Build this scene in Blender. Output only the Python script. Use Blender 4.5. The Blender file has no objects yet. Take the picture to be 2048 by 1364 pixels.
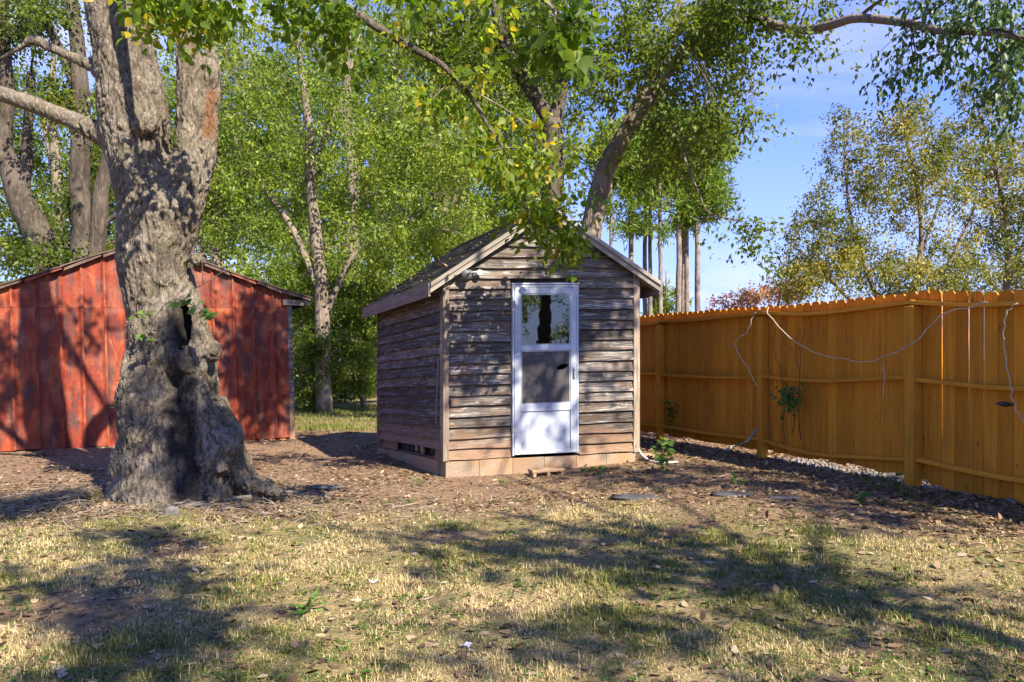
import bpy, bmesh, math, random
import numpy as np
from mathutils import Vector, Matrix
rnd = random.Random(7)
rng = np.random.default_rng(11)
S = bpy.context.scene
COL = S.collection
R = math.radians

# ------------------------------------------------------------------ camera, light, exposure
CAMZ, FPX, HOR = 1.4, 1600.0, 720.0
cam = bpy.data.objects.new('camera', bpy.data.cameras.new('camera'))
COL.objects.link(cam)
cam.location = (0, 0, CAMZ)
cam.rotation_euler = (R(90), 0, 0)
cam.data.sensor_width = 36
cam.data.lens = 36 * FPX / 2048
cam.data.shift_y = (HOR - 682) / 2048
cam.data.clip_start = 0.05
cam.data.clip_end = 2000
S.camera = cam
SUN_EL, SUN_AZ = R(40), math.atan2(0.60, -0.80)      # azimuth measured from +Y towards +X
sd = bpy.data.lights.new('sun', 'SUN')
sd.energy = 3.9
sd.angle = R(0.55)
sd.color = (1.0, 0.90, 0.74)
sun = bpy.data.objects.new('sun', sd)
COL.objects.link(sun)
SUND = Vector((math.sin(SUN_AZ) * math.cos(SUN_EL), math.cos(SUN_AZ) * math.cos(SUN_EL), math.sin(SUN_EL)))
sun.rotation_euler = SUND.to_track_quat('Z', 'Y').to_euler()
sun.location = SUND * 60
S.view_settings.view_transform = 'Standard'
S.view_settings.look = 'None'
S.view_settings.gamma = 1
S.view_settings.use_curve_mapping = False
S.view_settings.exposure = 1.9
S.cycles.max_bounces = 8
S.cycles.diffuse_bounces = 4
S.cycles.transparent_max_bounces = 12
S.cycles.sample_clamp_indirect = 6


def N(nt, typ, ins=None, **props):
    n = nt.nodes.new('ShaderNode' + typ)
    for k, v in props.items():
        setattr(n, k, v)
    for k, v in (ins or {}).items():
        sock = n.inputs[k]
        if isinstance(v, tuple) and len(v) == 2 and hasattr(v[0], 'outputs'):
            nt.links.new(v[0].outputs[v[1]], sock)
        elif hasattr(v, 'outputs'):
            nt.links.new(v.outputs[0], sock)
        else:
            sock.default_value = v
    return n


def ramp(nt, fac, stops, interp='LINEAR'):
    n = N(nt, 'ValToRGB', {0: fac})
    n.color_ramp.interpolation = interp
    el = n.color_ramp.elements
    while len(el) < len(stops):
        el.new(0.5)
    for e, (p, c) in zip(el, stops):
        e.position = p
        e.color = (c[0], c[1], c[2], 1) if not isinstance(c, (int, float)) else (c, c, c, 1)
    return n


def mixc(nt, f, a, b, mode='MIX'):
    n = nt.nodes.new('ShaderNodeMix')
    n.data_type = 'RGBA'
    n.blend_type = mode
    for i, v in ((0, f), (6, a), (7, b)):
        if hasattr(v, 'outputs'):
            nt.links.new(v.outputs[2] if v.bl_idname == 'ShaderNodeMix' else v.outputs[0], n.inputs[i])
        elif isinstance(v, tuple) and hasattr(v[0], 'outputs'):
            nt.links.new(v[0].outputs[v[1]], n.inputs[i])
        elif i == 0:
            n.inputs[i].default_value = v
        else:
            n.inputs[i].default_value = (v[0], v[1], v[2], 1)
    return n


def mo(n):   # colour output of a mix node
    return (n, 2)


def mth(nt, op, a, b=0.0, c=None):
    ins = {0: a, 1: b}
    if c is not None:
        ins[2] = c
    return N(nt, 'Math', ins, operation=op)


W = bpy.data.worlds.new('World')
S.world = W
W.use_nodes = True
nt = W.node_tree
nt.nodes.clear()
sky = N(nt, 'TexSky', sky_type='NISHITA', sun_disc=False)
sky.sun_elevation = SUN_EL
sky.sun_rotation = SUN_AZ
sky.air_density = 1.0
sky.dust_density = 0.6
sky.ozone_density = 2.0
tc = N(nt, 'TexCoord')
sep = N(nt, 'SeparateXYZ', {0: (tc, 'Generated')})
den = mth(nt, 'ADD', mth(nt, 'MAXIMUM', (sep, 'Z'), 0.0), 0.16)
cmb = N(nt, 'CombineXYZ', {0: mth(nt, 'DIVIDE', (sep, 'X'), den), 1: mth(nt, 'DIVIDE', (sep, 'Y'), den), 2: 5.3})
cn = N(nt, 'TexNoise', {'Vector': cmb, 'Scale': 0.95, 'Detail': 8.0, 'Roughness': 0.58, 'Distortion': 0.5})
cr = ramp(nt, (cn, 'Fac'), [(0.52, 0.0), (0.76, 0.75)])
hz = ramp(nt, (sep, 'Z'), [(0.0, 0.82), (0.14, 0.52), (0.38, 0.0)])
tint = mixc(nt, 1.0, sky, (0.185, 0.275, 0.61), 'MULTIPLY')
m1 = mixc(nt, hz, mo(tint), (1.35, 1.58, 2.3))
m2 = mixc(nt, cr, mo(m1), (2.0, 2.0, 2.35))
bg = N(nt, 'Background', {'Color': mo(m2), 'Strength': 0.15})
N(nt, 'OutputWorld', {'Surface': bg})

# ------------------------------------------------------------------ maths helpers
_perm = np.random.default_rng(3).permutation(512).astype(np.int64)
_g = np.random.default_rng(4).normal(size=(512, 3))
_g /= np.linalg.norm(_g, axis=1)[:, None]


def pn(x, y, z=None, s=1.0, seed=0):
    """gradient noise, roughly -1..1"""
    x = np.asarray(x, float) * s + seed * 17.3
    y = np.asarray(y, float) * s + seed * 5.1
    z = (np.zeros_like(x) if z is None else np.asarray(z, float) * s) + seed * 9.7
    xi, yi, zi = np.floor(x).astype(np.int64), np.floor(y).astype(np.int64), np.floor(z).astype(np.int64)
    xf, yf, zf = x - xi, y - yi, z - zi
    f = lambda t: t * t * t * (t * (t * 6 - 15) + 10)
    u, v, w = f(xf), f(yf), f(zf)

    def gr(a, b, c):
        h = _perm[(_perm[(_perm[(xi + a) & 511] + yi + b) & 511] + zi + c) & 511]
        g = _g[h]
        return g[..., 0] * (xf - a) + g[..., 1] * (yf - b) + g[..., 2] * (zf - c)
    l = lambda a, b, t: a + (b - a) * t
    return 1.5 * l(l(l(gr(0, 0, 0), gr(1, 0, 0), u), l(gr(0, 1, 0), gr(1, 1, 0), u), v),
                   l(l(gr(0, 0, 1), gr(1, 0, 1), u), l(gr(0, 1, 1), gr(1, 1, 1), u), v), w)


def fbm(x, y, z=None, s=1.0, seed=0, o=4):
    t, a = 0, 1
    for k in range(o):
        t = t + a * pn(x, y, z, s * 2 ** k, seed + k)
        a *= 0.5
    return t


def ss(a, b, x):
    t = np.clip((np.asarray(x, float) - a) / (b - a), 0, 1)
    return t * t * (3 - 2 * t)


def at(px, py, d):
    """the place that shows at a photograph pixel when it stands d metres away"""
    return np.array([(px - 1024) / FPX * d, d, CAMZ - (py - HOR) / FPX * d])


def gz(x, y):
    x = np.asarray(x, float)
    y = np.asarray(y, float)
    return (0.2 * ss(-0.8, 3.0, x) * ss(2.0, 8.5, y + 0.25 * x) + 0.035 * pn(x, y, None, 0.6, 2) * ss(2, 5, np.abs(x + 0.3) + np.abs(y - 9)) * ss(26, 14, np.abs(y)) + 0.012 * pn(x, y, None, 2.3, 5)
            + 0.07 * np.exp(-((x + 3.45) ** 2 + (y - 8.1) ** 2) / 1.1))


# ------------------------------------------------------------------ object helpers
OFF = {}


def props(o, label=None, cat=None, group=None, kind=None):
    for k, v in (('label', label), ('category', cat), ('group', group), ('kind', kind)):
        if v:
            o[k] = v
    return o


def empty(name, loc, label, cat, group=None):
    o = bpy.data.objects.new(name, None)
    o.empty_display_size = 0.2
    COL.objects.link(o)
    o.location = tuple(loc)
    OFF[o] = np.array(loc, float)
    return props(o, label, cat, group)


def mk(name, V, F, m, parent=None, smooth=False, uv=None, attrs=None, label=None):
    """V (n,3), F list of tuples or list of int arrays (k,3)/(k,4)"""
    V = np.asarray(V, float).reshape(-1, 3)
    off = OFF.get(parent, np.zeros(3)) if parent else np.zeros(3)
    me = bpy.data.meshes.new(name)
    if isinstance(F, list) and F and isinstance(F[0], np.ndarray) and F[0].ndim == 2:
        loops = np.concatenate([f.ravel() for f in F]).astype(np.int32)
        tot = np.concatenate([np.full(len(f), f.shape[1]) for f in F]).astype(np.int32)
        st = np.concatenate([[0], np.cumsum(tot)[:-1]]).astype(np.int32)
        me.vertices.add(len(V))
        me.vertices.foreach_set('co', (V - off).astype(np.float32).ravel())
        me.loops.add(len(loops))
        me.loops.foreach_set('vertex_index', loops)
        me.polygons.add(len(tot))
        me.polygons.foreach_set('loop_start', st)
        me.polygons.foreach_set('loop_total', tot)
        me.update(calc_edges=True)
    else:
        me.from_pydata((V - off).tolist(), [], [tuple(int(i) for i in f) for f in F])
        me.update()
    if uv is not None:
        l = me.uv_layers.new(name='UVMap')
        idx = np.zeros(len(me.loops), np.int32)
        me.loops.foreach_get('vertex_index', idx)
        l.data.foreach_set('uv', np.asarray(uv, np.float32)[idx].ravel())
    for k, a in (attrs or {}).items():
        at_ = me.attributes.new(k, 'FLOAT', 'POINT')
        at_.data.foreach_set('value', np.asarray(a, np.float32))
    if smooth:
        me.polygons.foreach_set('use_smooth', np.ones(len(me.polygons), bool))
    if m:
        me.materials.append(m)
    o = bpy.data.objects.new(name, me)
    COL.objects.link(o)
    if parent:
        o.parent = parent
        OFF[o] = off
    if label:
        o['label'] = label
    return o


BOXF = [(0, 3, 2, 1), (4, 5, 6, 7), (0, 1, 5, 4), (1, 2, 6, 5), (2, 3, 7, 6), (3, 0, 4, 7)]


def boxv(x0, x1, y0, y1, z0, z1, f=lambda *a: a):
    return [f(x0, y0, z0), f(x1, y0, z0), f(x1, y1, z0), f(x0, y1, z0), f(x0, y0, z1), f(x1, y0, z1), f(x1, y1, z1), f(x0, y1, z1)]


def bevel(o, w=0.004, seg=1):
    b = o.modifiers.new('bevel', 'BEVEL')
    b.width = w
    b.segments = seg
    b.limit_method = 'ANGLE'
    return o


class MB:
    def __init__(s):
        s.v, s.f, s.n, s.uvs = [], [], 0, []

    def add(s, V, F, uv=None):
        V = np.asarray(V, float).reshape(-1, 3)
        s.v.append(V)
        s.uvs.append(np.zeros((len(V), 2)) if uv is None else np.asarray(uv, float))
        for f in F:
            s.f.append(tuple(i + s.n for i in f))
        s.n += len(V)
        return s

    def box(s, x0, x1, y0, y1, z0, z1, f=lambda *a: a):
        V = boxv(x0, x1, y0, y1, z0, z1, f)
        c = np.array([[x0, z0], [x1, z0], [x1, z0], [x0, z0], [x0, z1], [x1, z1], [x1, z1], [x0, z1]])
        return s.add(V, BOXF, c)

    def build(s, name, m, parent=None, smooth=False, label=None):
        return mk(name, np.concatenate(s.v), s.f, m, parent, smooth, uv=np.concatenate(s.uvs), label=label)


def smooth_path(P, n):
    """Catmull-Rom through P (k,d) -> n points"""
    P = np.asarray(P, float)
    k = len(P)
    t = np.linspace(0, k - 1, n)
    i = np.minimum(t.astype(int), k - 2)
    f = (t - i)[:, None]
    Q = np.vstack([2 * P[0] - P[1], P, 2 * P[-1] - P[-2]])
    a, b, c, d = Q[i], Q[i + 1], Q[i + 2], Q[i + 3]
    return 0.5 * ((2 * b) + (c - a) * f + (2 * a - 5 * b + 4 * c - d) * f ** 2 + (3 * b - a - 3 * c + d) * f ** 3)


def tubes(P, r, sides=5, cap=True):
    """P (m,k,3) m polylines of k points, r (m,k). -> V, [faces]"""
    P = np.asarray(P, float)
    r = np.asarray(r, float)
    m, k, _ = P.shape
    T = np.gradient(P, axis=1)
    T /= np.linalg.norm(T, axis=2, keepdims=True) + 1e-9
    up = np.zeros_like(T)
    up[..., 0] = 0.31
    up[..., 1] = 0.95
    A = np.cross(T, up)
    A /= np.linalg.norm(A, axis=2, keepdims=True) + 1e-9
    B = np.cross(T, A)
    th = np.linspace(0, 2 * np.pi, sides, endpoint=False)
    V = P[:, :, None, :] + r[:, :, None, None] * (np.cos(th)[None, None, :, None] * A[:, :, None, :] + np.sin(th)[None, None, :, None] * B[:, :, None, :])
    idx = np.arange(m * k * sides).reshape(m, k, sides)
    a = idx[:, :-1, :]
    b = idx[:, 1:, :]
    q = np.stack([a, np.roll(a, -1, 2), np.roll(b, -1, 2), b], -1).reshape(-1, 4)
    F = [q[:, ::-1].copy()]
    if cap:
        F.append(idx[:, -1, :].reshape(m, sides)[:, ::-1].copy())
        F.append(idx[:, 0, :].reshape(m, sides).copy())
    return V.reshape(-1, 3), F


def merge(parts):
    """parts: list of (V, [F arrays]) -> V, [F arrays]"""
    vs, fs, n = [], {}, 0
    for V, F in parts:
        vs.append(V)
        for f in F:
            if len(f):
                fs.setdefault(f.shape[1], []).append(f + n)
        n += len(V)
    return np.concatenate(vs), [np.concatenate(x) for x in fs.values()]


def unit(n):
    v = rng.normal(size=(n, 3))
    return v / np.linalg.norm(v, axis=1, keepdims=True)


# leaf templates: verts (side, along, normal), faces
LEAF2 = (np.array([(0, 0, 0), (.27, .42, .07), (0, 1, -.06), (-.27, .42, .07)]), [np.array([(0, 1, 2), (0, 2, 3)])])
LEAF4 = (np.array([(0, 0, 0), (.27, .2, .06), (.34, .45, .08), (0, 1, -.12), (-.34, .45, .08), (-.27, .2, .06), (0, .5, 0)]),
         [np.array([(0, 1, 2, 6), (6, 2, 3, 3), (0, 6, 4, 5), (6, 3, 3, 4)])])
LEAF4 = (LEAF4[0], [np.array([(0, 1, 2, 6), (0, 6, 4, 5)]), np.array([(6, 2, 3), (6, 3, 4)])])
_m = [(0, 0), (.16, -.06), (.42, .02), (.34, .2), (.62, .42), (.4, .5), (.3, .66), (.17, .62), (0, 1), (-.17, .62), (-.3, .66), (-.4, .5), (-.62, .42), (-.34, .2), (-.42, .02), (-.16, -.06)]
MAPLE = (np.array([(x, y, .12 * abs(x) - .10 * y * y) for x, y in _m] + [(0, .38, 0)]), [np.array([(i, (i + 1) % 16, 16) for i in range(16)])])
BLADE = None


def leaves(P, A, Nn, size, tpl):
    """leaves at P with tip direction A, rough normal Nn"""
    A = A / (np.linalg.norm(A, axis=1, keepdims=True) + 1e-9)
    sd = np.cross(A, Nn)
    sd /= np.linalg.norm(sd, axis=1, keepdims=True) + 1e-9
    nn = np.cross(sd, A)
    T, F = tpl
    k = len(T)
    V = P[:, None, :] + size[:, None, None] * (T[None, :, 0, None] * sd[:, None, :] + T[None, :, 1, None] * A[:, None, :] + T[None, :, 2, None] * nn[:, None, :])
    off = (np.arange(len(P)) * k)
    return V.reshape(-1, 3), [(f[None] + off[:, None, None]).reshape(-1, f.shape[1]) for f in F], k


# ------------------------------------------------------------------ materials
def newmat(name):
    m = bpy.data.materials.new(name)
    m.use_nodes = True
    t = m.node_tree
    t.nodes.clear()
    return m, t


def finish(t, col, rough=0.8, bump=None, bdist=0.01, bstr=1.0, spec=0.3, metal=0.0, **kw):
    ins = {'Base Color': col, 'Roughness': rough, 'Metallic': metal, 'Specular IOR Level': spec}
    if bump is not None:
        b = N(t, 'Bump', {'Height': bump, 'Distance': bdist, 'Strength': bstr})
        ins['Normal'] = b
    ins.update(kw)
    p = N(t, 'BsdfPrincipled', ins)
    N(t, 'OutputMaterial', {'Surface': p})
    return p


def noise(t, vec, scale, detail=4.0, rough=0.55, dist=0.0):
    return (N(t, 'TexNoise', {'Vector': vec, 'Scale': scale, 'Detail': detail, 'Roughness': rough, 'Distortion': dist}), 'Fac')


def mapv(t, vec, scale=(1, 1, 1), loc=(0, 0, 0)):
    return N(t, 'Mapping', {'Vector': vec, 'Scale': scale, 'Location': loc})


def leaf_mat(name, stops, trans=0.45, rough=0.45, spec=0.35):
    m, t = newmat(name)
    a = N(t, 'Attribute', attribute_name='tint')
    c = ramp(t, (a, 'Fac'), stops)
    p = N(t, 'BsdfPrincipled', {'Base Color': c, 'Roughness': rough, 'Specular IOR Level': spec})
    ct = mixc(t, 1.0, c, (1.35, 1.30, 0.55), 'MULTIPLY')
    tr = N(t, 'BsdfTranslucent', {'Color': mo(ct)})
    mx = N(t, 'MixShader', {0: trans, 1: p, 2: tr})
    N(t, 'OutputMaterial', {'Surface': mx})
    return m


def bark_mat(name, dark, mid, light, scale=1.0, moss=0.0, zs=0.25, bd=0.02):
    m, t = newmat(name)
    g = N(t, 'NewGeometry')
    v = mapv(t, (g, 'Position'), (1, 1, zs))
    n1 = noise(t, v, 14 * scale, 6, 0.65, 0.6)
    n2 = noise(t, (g, 'Position'), 1.6, 3)
    vo = N(t, 'TexVoronoi', {'Vector': v, 'Scale': 22 * scale}, feature='DISTANCE_TO_EDGE')
    c = ramp(t, n1, [(0.3, dark), (0.52, mid), (0.74, light)])
    c2 = mixc(t, ramp(t, n2, [(0.42, 0.0), (0.65, 0.55)]), c, light)
    if moss:
        n3 = noise(t, (g, 'Position'), 3.3, 5)
        c2 = mixc(t, ramp(t, n3, [(0.52, 0.0), (0.66, moss)]), mo(c2), (0.10, 0.115, 0.05))
    h = mth(t, 'ADD', n1, mth(t, 'MULTIPLY', (vo, 'Distance'), 1.2))
    finish(t, mo(c2), 0.9, h, bd, 1.0, 0.15)
    return m


LEAFM = {
    'maple': leaf_mat('maple_leaf', [(0, (0.065, 0.125, 0.012)), (0.5, (0.135, 0.215, 0.02)), (0.97, (0.24, 0.30, 0.026)), (1, (0.45, 0.36, 0.03))], 0.66),
    'elm': leaf_mat('elm_leaf', [(0, (0.06, 0.105, 0.014)), (0.6, (0.13, 0.18, 0.024)), (1, (0.22, 0.25, 0.035))], 0.58),
    'wood': leaf_mat('woodland_leaf', [(0, (0.08, 0.135, 0.018)), (0.5, (0.17, 0.25, 0.03)), (1, (0.32, 0.37, 0.055))], 0.55),
    'dark': leaf_mat('dark_leaf', [(0, (0.03, 0.065, 0.022)), (1, (0.075, 0.13, 0.028))], 0.35),
    'olive': leaf_mat('olive_leaf', [(0, (0.085, 0.115, 0.022)), (0.55, (0.19, 0.20, 0.035)), (1, (0.34, 0.28, 0.05))], 0.4),
    'pine': leaf_mat('pine_needle', [(0, (0.085, 0.155, 0.02)), (1, (0.25, 0.33, 0.045))], 0.5),
    'pink': leaf_mat('pink_leaf', [(0, (0.22, 0.05, 0.06)), (0.5, (0.36, 0.13, 0.10)), (1, (0.34, 0.24, 0.10))], 0.4),
    'litter': leaf_mat('dead_leaf', [(0, (0.05, 0.033, 0.022)), (0.4, (0.16, 0.10, 0.055)), (0.7, (0.29, 0.20, 0.115)), (0.93, (0.46, 0.37, 0.25)), (1, (0.50, 0.34, 0.08))], 0.1, 0.7, 0.2),
    'weed': leaf_mat('weed_leaf', [(0, (0.05, 0.11, 0.02)), (1, (0.13, 0.23, 0.04))], 0.45),
    'grass': leaf_mat('grass_blade', [(0, (0.085, 0.115, 0.022)), (0.34, (0.20, 0.20, 0.05)), (0.5, (0.35, 0.275, 0.125)), (1, (0.58, 0.465, 0.26))], 0.25, 0.6, 0.2),
}
BARK = {
    'grey': bark_mat('grey_bark', (0.05, 0.04, 0.03), (0.15, 0.12, 0.09), (0.27, 0.225, 0.175)),
    'pale': bark_mat('pale_bark', (0.09, 0.07, 0.055), (0.24, 0.19, 0.145), (0.38, 0.31, 0.24)),
    'dark': bark_mat('dark_bark', (0.02, 0.016, 0.012), (0.06, 0.048, 0.036), (0.14, 0.115, 0.09)),
    'pine': bark_mat('pine_bark', (0.055, 0.045, 0.038), (0.15, 0.122, 0.104), (0.30, 0.25, 0.215), 0.7),
}


def simple(name, col, rough=0.6, spec=0.4, metal=0.0, nscale=12, var=0.25, bump=0.002):
    m, t = newmat(name)
    tcx = N(t, 'TexCoord')
    n = noise(t, (tcx, 'Object'), nscale, 5, 0.6)
    c = ramp(t, n, [(0.3, [x * (1 - var) for x in col]), (0.7, [min(1, x * (1 + var)) for x in col])])
    finish(t, c, rough, n, bump, 1.0, spec, metal)
    return m


def wood_siding():
    m, t = newmat('weathered_siding')
    oi = N(t, 'ObjectInfo')
    uv = N(t, 'UVMap')
    g = N(t, 'NewGeometry')
    sh = N(t, 'CombineXYZ', {0: mth(t, 'MULTIPLY', (oi, 'Random'), 37.0), 1: mth(t, 'MULTIPLY', (oi, 'Random'), 11.0), 2: mth(t, 'MULTIPLY', (oi, 'Random'), 5.0)})
    p = N(t, 'VectorMath', {0: uv, 1: sh}, operation='ADD')
    wv = N(t, 'TexNoise', {'Vector': mapv(t, p, (2.2, 4, 1)), 'Scale': 1.0, 'Detail': 3.0})
    wp = N(t, 'VectorMath', {0: p, 1: N(t, 'VectorMath', {0: (wv, 'Color'), 1: (0.02, 0.10, 0)}, operation='MULTIPLY')}, operation='ADD')
    gr = noise(t, mapv(t, wp, (2.2, 75, 1)), 1.0, 6, 0.7, 0.3)
    gr2 = noise(t, mapv(t, wp, (0.9, 26, 1)), 1.0, 4, 0.6, 0.4)
    patch = noise(t, mapv(t, p, (2.6, 8, 1)), 1.0, 4, 0.6, 0.5)
    wear = noise(t, mapv(t, p, (5, 30, 1)), 1.0, 6, 0.7, 0.8)
    c = ramp(t, gr, [(0.32, (0.024, 0.0205, 0.0175)), (0.5, (0.118, 0.102, 0.086)), (0.67, (0.37, 0.345, 0.315))])
    c = mixc(t, ramp(t, gr2, [(0.45, 0.0), (0.7, 0.8)]), c, (0.042, 0.032, 0.026))
    c = mixc(t, ramp(t, patch, [(0.46, 0.0), (0.62, 0.75)]), mo(c), (0.09, 0.06, 0.042))
    c = mixc(t, ramp(t, patch, [(0.30, 0.75), (0.43, 0.0)]), mo(c), (0.05, 0.042, 0.036))
    c = mixc(t, ramp(t, wear, [(0.57, 0.0), (0.67, 0.7)]), mo(c), (0.50, 0.46, 0.41))
    bd = ramp(t, (oi, 'Random'), [(0.0, 0.55), (1.0, 1.4)])
    c = mixc(t, 1.0, mo(c), bd, 'MULTIPLY')
    # old clay splash near the ground
    sz = N(t, 'SeparateXYZ', {0: (g, 'Position')})
    hh = mth(t, 'ADD', (sz, 'Z'), mth(t, 'MULTIPLY', patch, -0.55))
    c = mixc(t, ramp(t, hh, [(-0.05, 0.75), (0.36, 0.0)]), mo(c), (0.26, 0.155, 0.09))
    kn = N(t, 'TexVoronoi', {'Vector': mapv(t, p, (2.2, 9, 1)), 'Scale': 1.0})
    c = mixc(t, ramp(t, (kn, 'Distance'), [(0.07, 0.9), (0.13, 0.0)]), mo(c), (0.15, 0.065, 0.025))
    h = mth(t, 'ADD', mth(t, 'MULTIPLY', gr, 1.0), mth(t, 'MULTIPLY', gr2, 0.6))
    finish(t, mo(c), 0.85, h, 0.006, 1.0, 0.2)
    return m


def plank_mat(name, cols, dirt=(0.05, 0.035, 0.02), dirt_amt=0.6, along=1.5, across=45, rough=0.75, objvar=0.25):
    m, t = newmat(name)
    oi = N(t, 'ObjectInfo')
    uv = N(t, 'UVMap')
    sh = N(t, 'CombineXYZ', {0: mth(t, 'MULTIPLY', (oi, 'Random'), 37.0), 1: mth(t, 'MULTIPLY', (oi, 'Random'), 11.0), 2: 0.0})
    p = N(t, 'VectorMath', {0: uv, 1: sh}, operation='ADD')
    gr = noise(t, mapv(t, p, (across, along, 1)), 1.0, 5, 0.65, 0.4)
    big = noise(t, mapv(t, p, (5, 2.2, 1)), 1.0, 4, 0.6, 0.3)
    st = noise(t, mapv(t, p, (22, 1.1, 1)), 1.0, 3, 0.6, 0.2)
    c = ramp(t, gr, [(0.3, cols[0]), (0.52, cols[1]), (0.75, cols[2])])
    c = mixc(t, ramp(t, big, [(0.5, 0.0), (0.74, dirt_amt)]), c, dirt)
    c = mixc(t, ramp(t, st, [(0.55, 0.0), (0.76, dirt_amt * .8)]), mo(c), dirt)
    kn = N(t, 'TexVoronoi', {'Vector': mapv(t, p, (9, 3.2, 1)), 'Scale': 1.0})
    c = mixc(t, ramp(t, (kn, 'Distance'), [(0.05, 0.7), (0.12, 0.0)]), mo(c), [x * .35 for x in cols[0]])
    c = mixc(t, 1.0, mo(c), ramp(t, (oi, 'Random'), [(0, 1 - objvar), (1, 1 + objvar)]), 'MULTIPLY')
    finish(t, mo(c), rough, gr, 0.004, 1.0, 0.12)
    return m


def red_metal():
    m, t = newmat('red_painted_metal')
    oi = N(t, 'ObjectInfo')
    uv = N(t, 'UVMap')
    sh = N(t, 'CombineXYZ', {0: mth(t, 'MULTIPLY', (oi, 'Random'), 31.0), 1: mth(t, 'MULTIPLY', (oi, 'Random'), 13.0), 2: 0.0})
    p = N(t, 'VectorMath', {0: uv, 1: sh}, operation='ADD')
    big = noise(t, mapv(t, p, (5, 1.6, 1)), 1.0, 5, 0.62, 0.4)
    drip = noise(t, mapv(t, p, (24, 0.9, 1)), 1.0, 4, 0.6, 0.2)
    fine = noise(t, p, 30.0, 5, 0.7)
    c = ramp(t, big, [(0.35, (0.11, 0.014, 0.006)), (0.5, (0.205, 0.027, 0.008)), (0.65, (0.30, 0.062, 0.013))])
    c = mixc(t, ramp(t, drip, [(0.48, 0.0), (0.72, 0.6)]), c, (0.13, 0.024, 0.012))
    rust = noise(t, mapv(t, p, (7, 1.3, 1), (5, 3, 0)), 1.0, 6, 0.66, 0.1)
    c = mixc(t, ramp(t, rust, [(0.50, 0.0), (0.60, 0.85)]), mo(c), (0.055, 0.03, 0.027))
    chalk = noise(t, mapv(t, p, (4, 2.4, 1), (1, 8, 0)), 1.0, 6, 0.7, 0.1)
    c = mixc(t, ramp(t, chalk, [(0.48, 0.0), (0.66, 0.36)]), mo(c), (0.42, 0.17, 0.09))
    finish(t, mo(c), 0.6, mth(t, 'ADD', mth(t, 'MULTIPLY', big, 2.0), mth(t, 'MULTIPLY', fine, 0.15)), 0.012, 1.0, 0.3)
    return m


def shingle_mat():
    m, t = newmat('asphalt_shingle')
    oi = N(t, 'ObjectInfo')
    g = N(t, 'NewGeometry')
    f = noise(t, (g, 'Position'), 160.0, 3, 0.7)
    b = noise(t, (g, 'Position'), 3.2, 5, 0.6)
    c = ramp(t, f, [(0.3, (0.008, 0.009, 0.009)), (0.7, (0.032, 0.033, 0.033))])
    c = mixc(t, ramp(t, b, [(0.5, 0), (0.68, 0.6)]), c, (0.045, 0.05, 0.018))
    c = mixc(t, 1.0, mo(c), ramp(t, (oi, 'Random'), [(0, 0.5), (1, 1.5)]), 'MULTIPLY')
    finish(t, mo(c), 1.0, f, 0.003, 1.0, 0.03)
    return m


def block_mat():
    m, t = newmat('clay_stained_block')
    g = N(t, 'NewGeometry')
    oi = N(t, 'ObjectInfo')
    f = noise(t, (g, 'Position'), 60.0, 6, 0.7)
    b = noise(t, (g, 'Position'), 4.0, 5, 0.6, 0.4)
    c = ramp(t, f, [(0.3, (0.20, 0.165, 0.125)), (0.7, (0.34, 0.285, 0.22))])
    c = mixc(t, ramp(t, b, [(0.35, 0.1), (0.6, 0.75)]), c, (0.33, 0.19, 0.095))
    c = mixc(t, 1.0, mo(c), ramp(t, (oi, 'Random'), [(0, 0.85), (1, 1.12)]), 'MULTIPLY')
    finish(t, mo(c), 0.95, mth(t, 'ADD', f, b), 0.008, 1.0, 0.1)
    return m


def door_mat():
    m, t = newmat('aged_white_aluminium')
    g = N(t, 'NewGeometry')
    v = mapv(t, (g, 'Position'), (1, 1, 0.35))
    b = noise(t, v, 9.0, 6, 0.65, 0.5)
    f = noise(t, (g, 'Position'), 45.0, 5, 0.7)
    c = ramp(t, b, [(0.35, (0.32, 0.36, 0.42)), (0.62, (0.46, 0.49, 0.54))])
    c = mixc(t, ramp(t, f, [(0.62, 0.0), (0.78, 0.5)]), c, (0.30, 0.27, 0.24))
    finish(t, mo(c), 0.42, b, 0.003, 0.6, 0.5)
    return m


def glass_mat():
    m, t = newmat('door_glass')
    g = N(t, 'NewGeometry')
    n = noise(t, (g, 'Position'), 7.0, 2)
    b = N(t, 'Bump', {'Height': n, 'Distance': 0.0006, 'Strength': 0.5})
    fr = N(t, 'Fresnel', {'IOR': 2.1, 'Normal': b})
    gl = N(t, 'BsdfGlossy', {'Color': (1, 1, 1, 1), 'Roughness': 0.015, 'Normal': b})
    tr = N(t, 'BsdfTransparent', {'Color': (0.16, 0.165, 0.16, 1)})
    mx = N(t, 'MixShader', {0: fr, 1: tr, 2: gl})
    N(t, 'OutputMaterial', {'Surface': mx})
    return m


def screen_mat():
    m, t = newmat('insect_screen')
    uv = N(t, 'UVMap')
    g = N(t, 'NewGeometry')
    n = noise(t, (g, 'Position'), 9.0, 5, 0.6)
    c = ramp(t, n, [(0.3, (0.075, 0.068, 0.063)), (0.7, (0.16, 0.145, 0.135))])
    p = N(t, 'BsdfPrincipled', {'Base Color': c, 'Roughness': 0.6, 'Specular IOR Level': 0.3})
    tr = N(t, 'BsdfTransparent', {'Color': (1, 1, 1, 1)})
    mx = N(t, 'MixShader', {0: 0.72, 1: tr, 2: p})
    N(t, 'OutputMaterial', {'Surface': mx})
    return m


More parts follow.
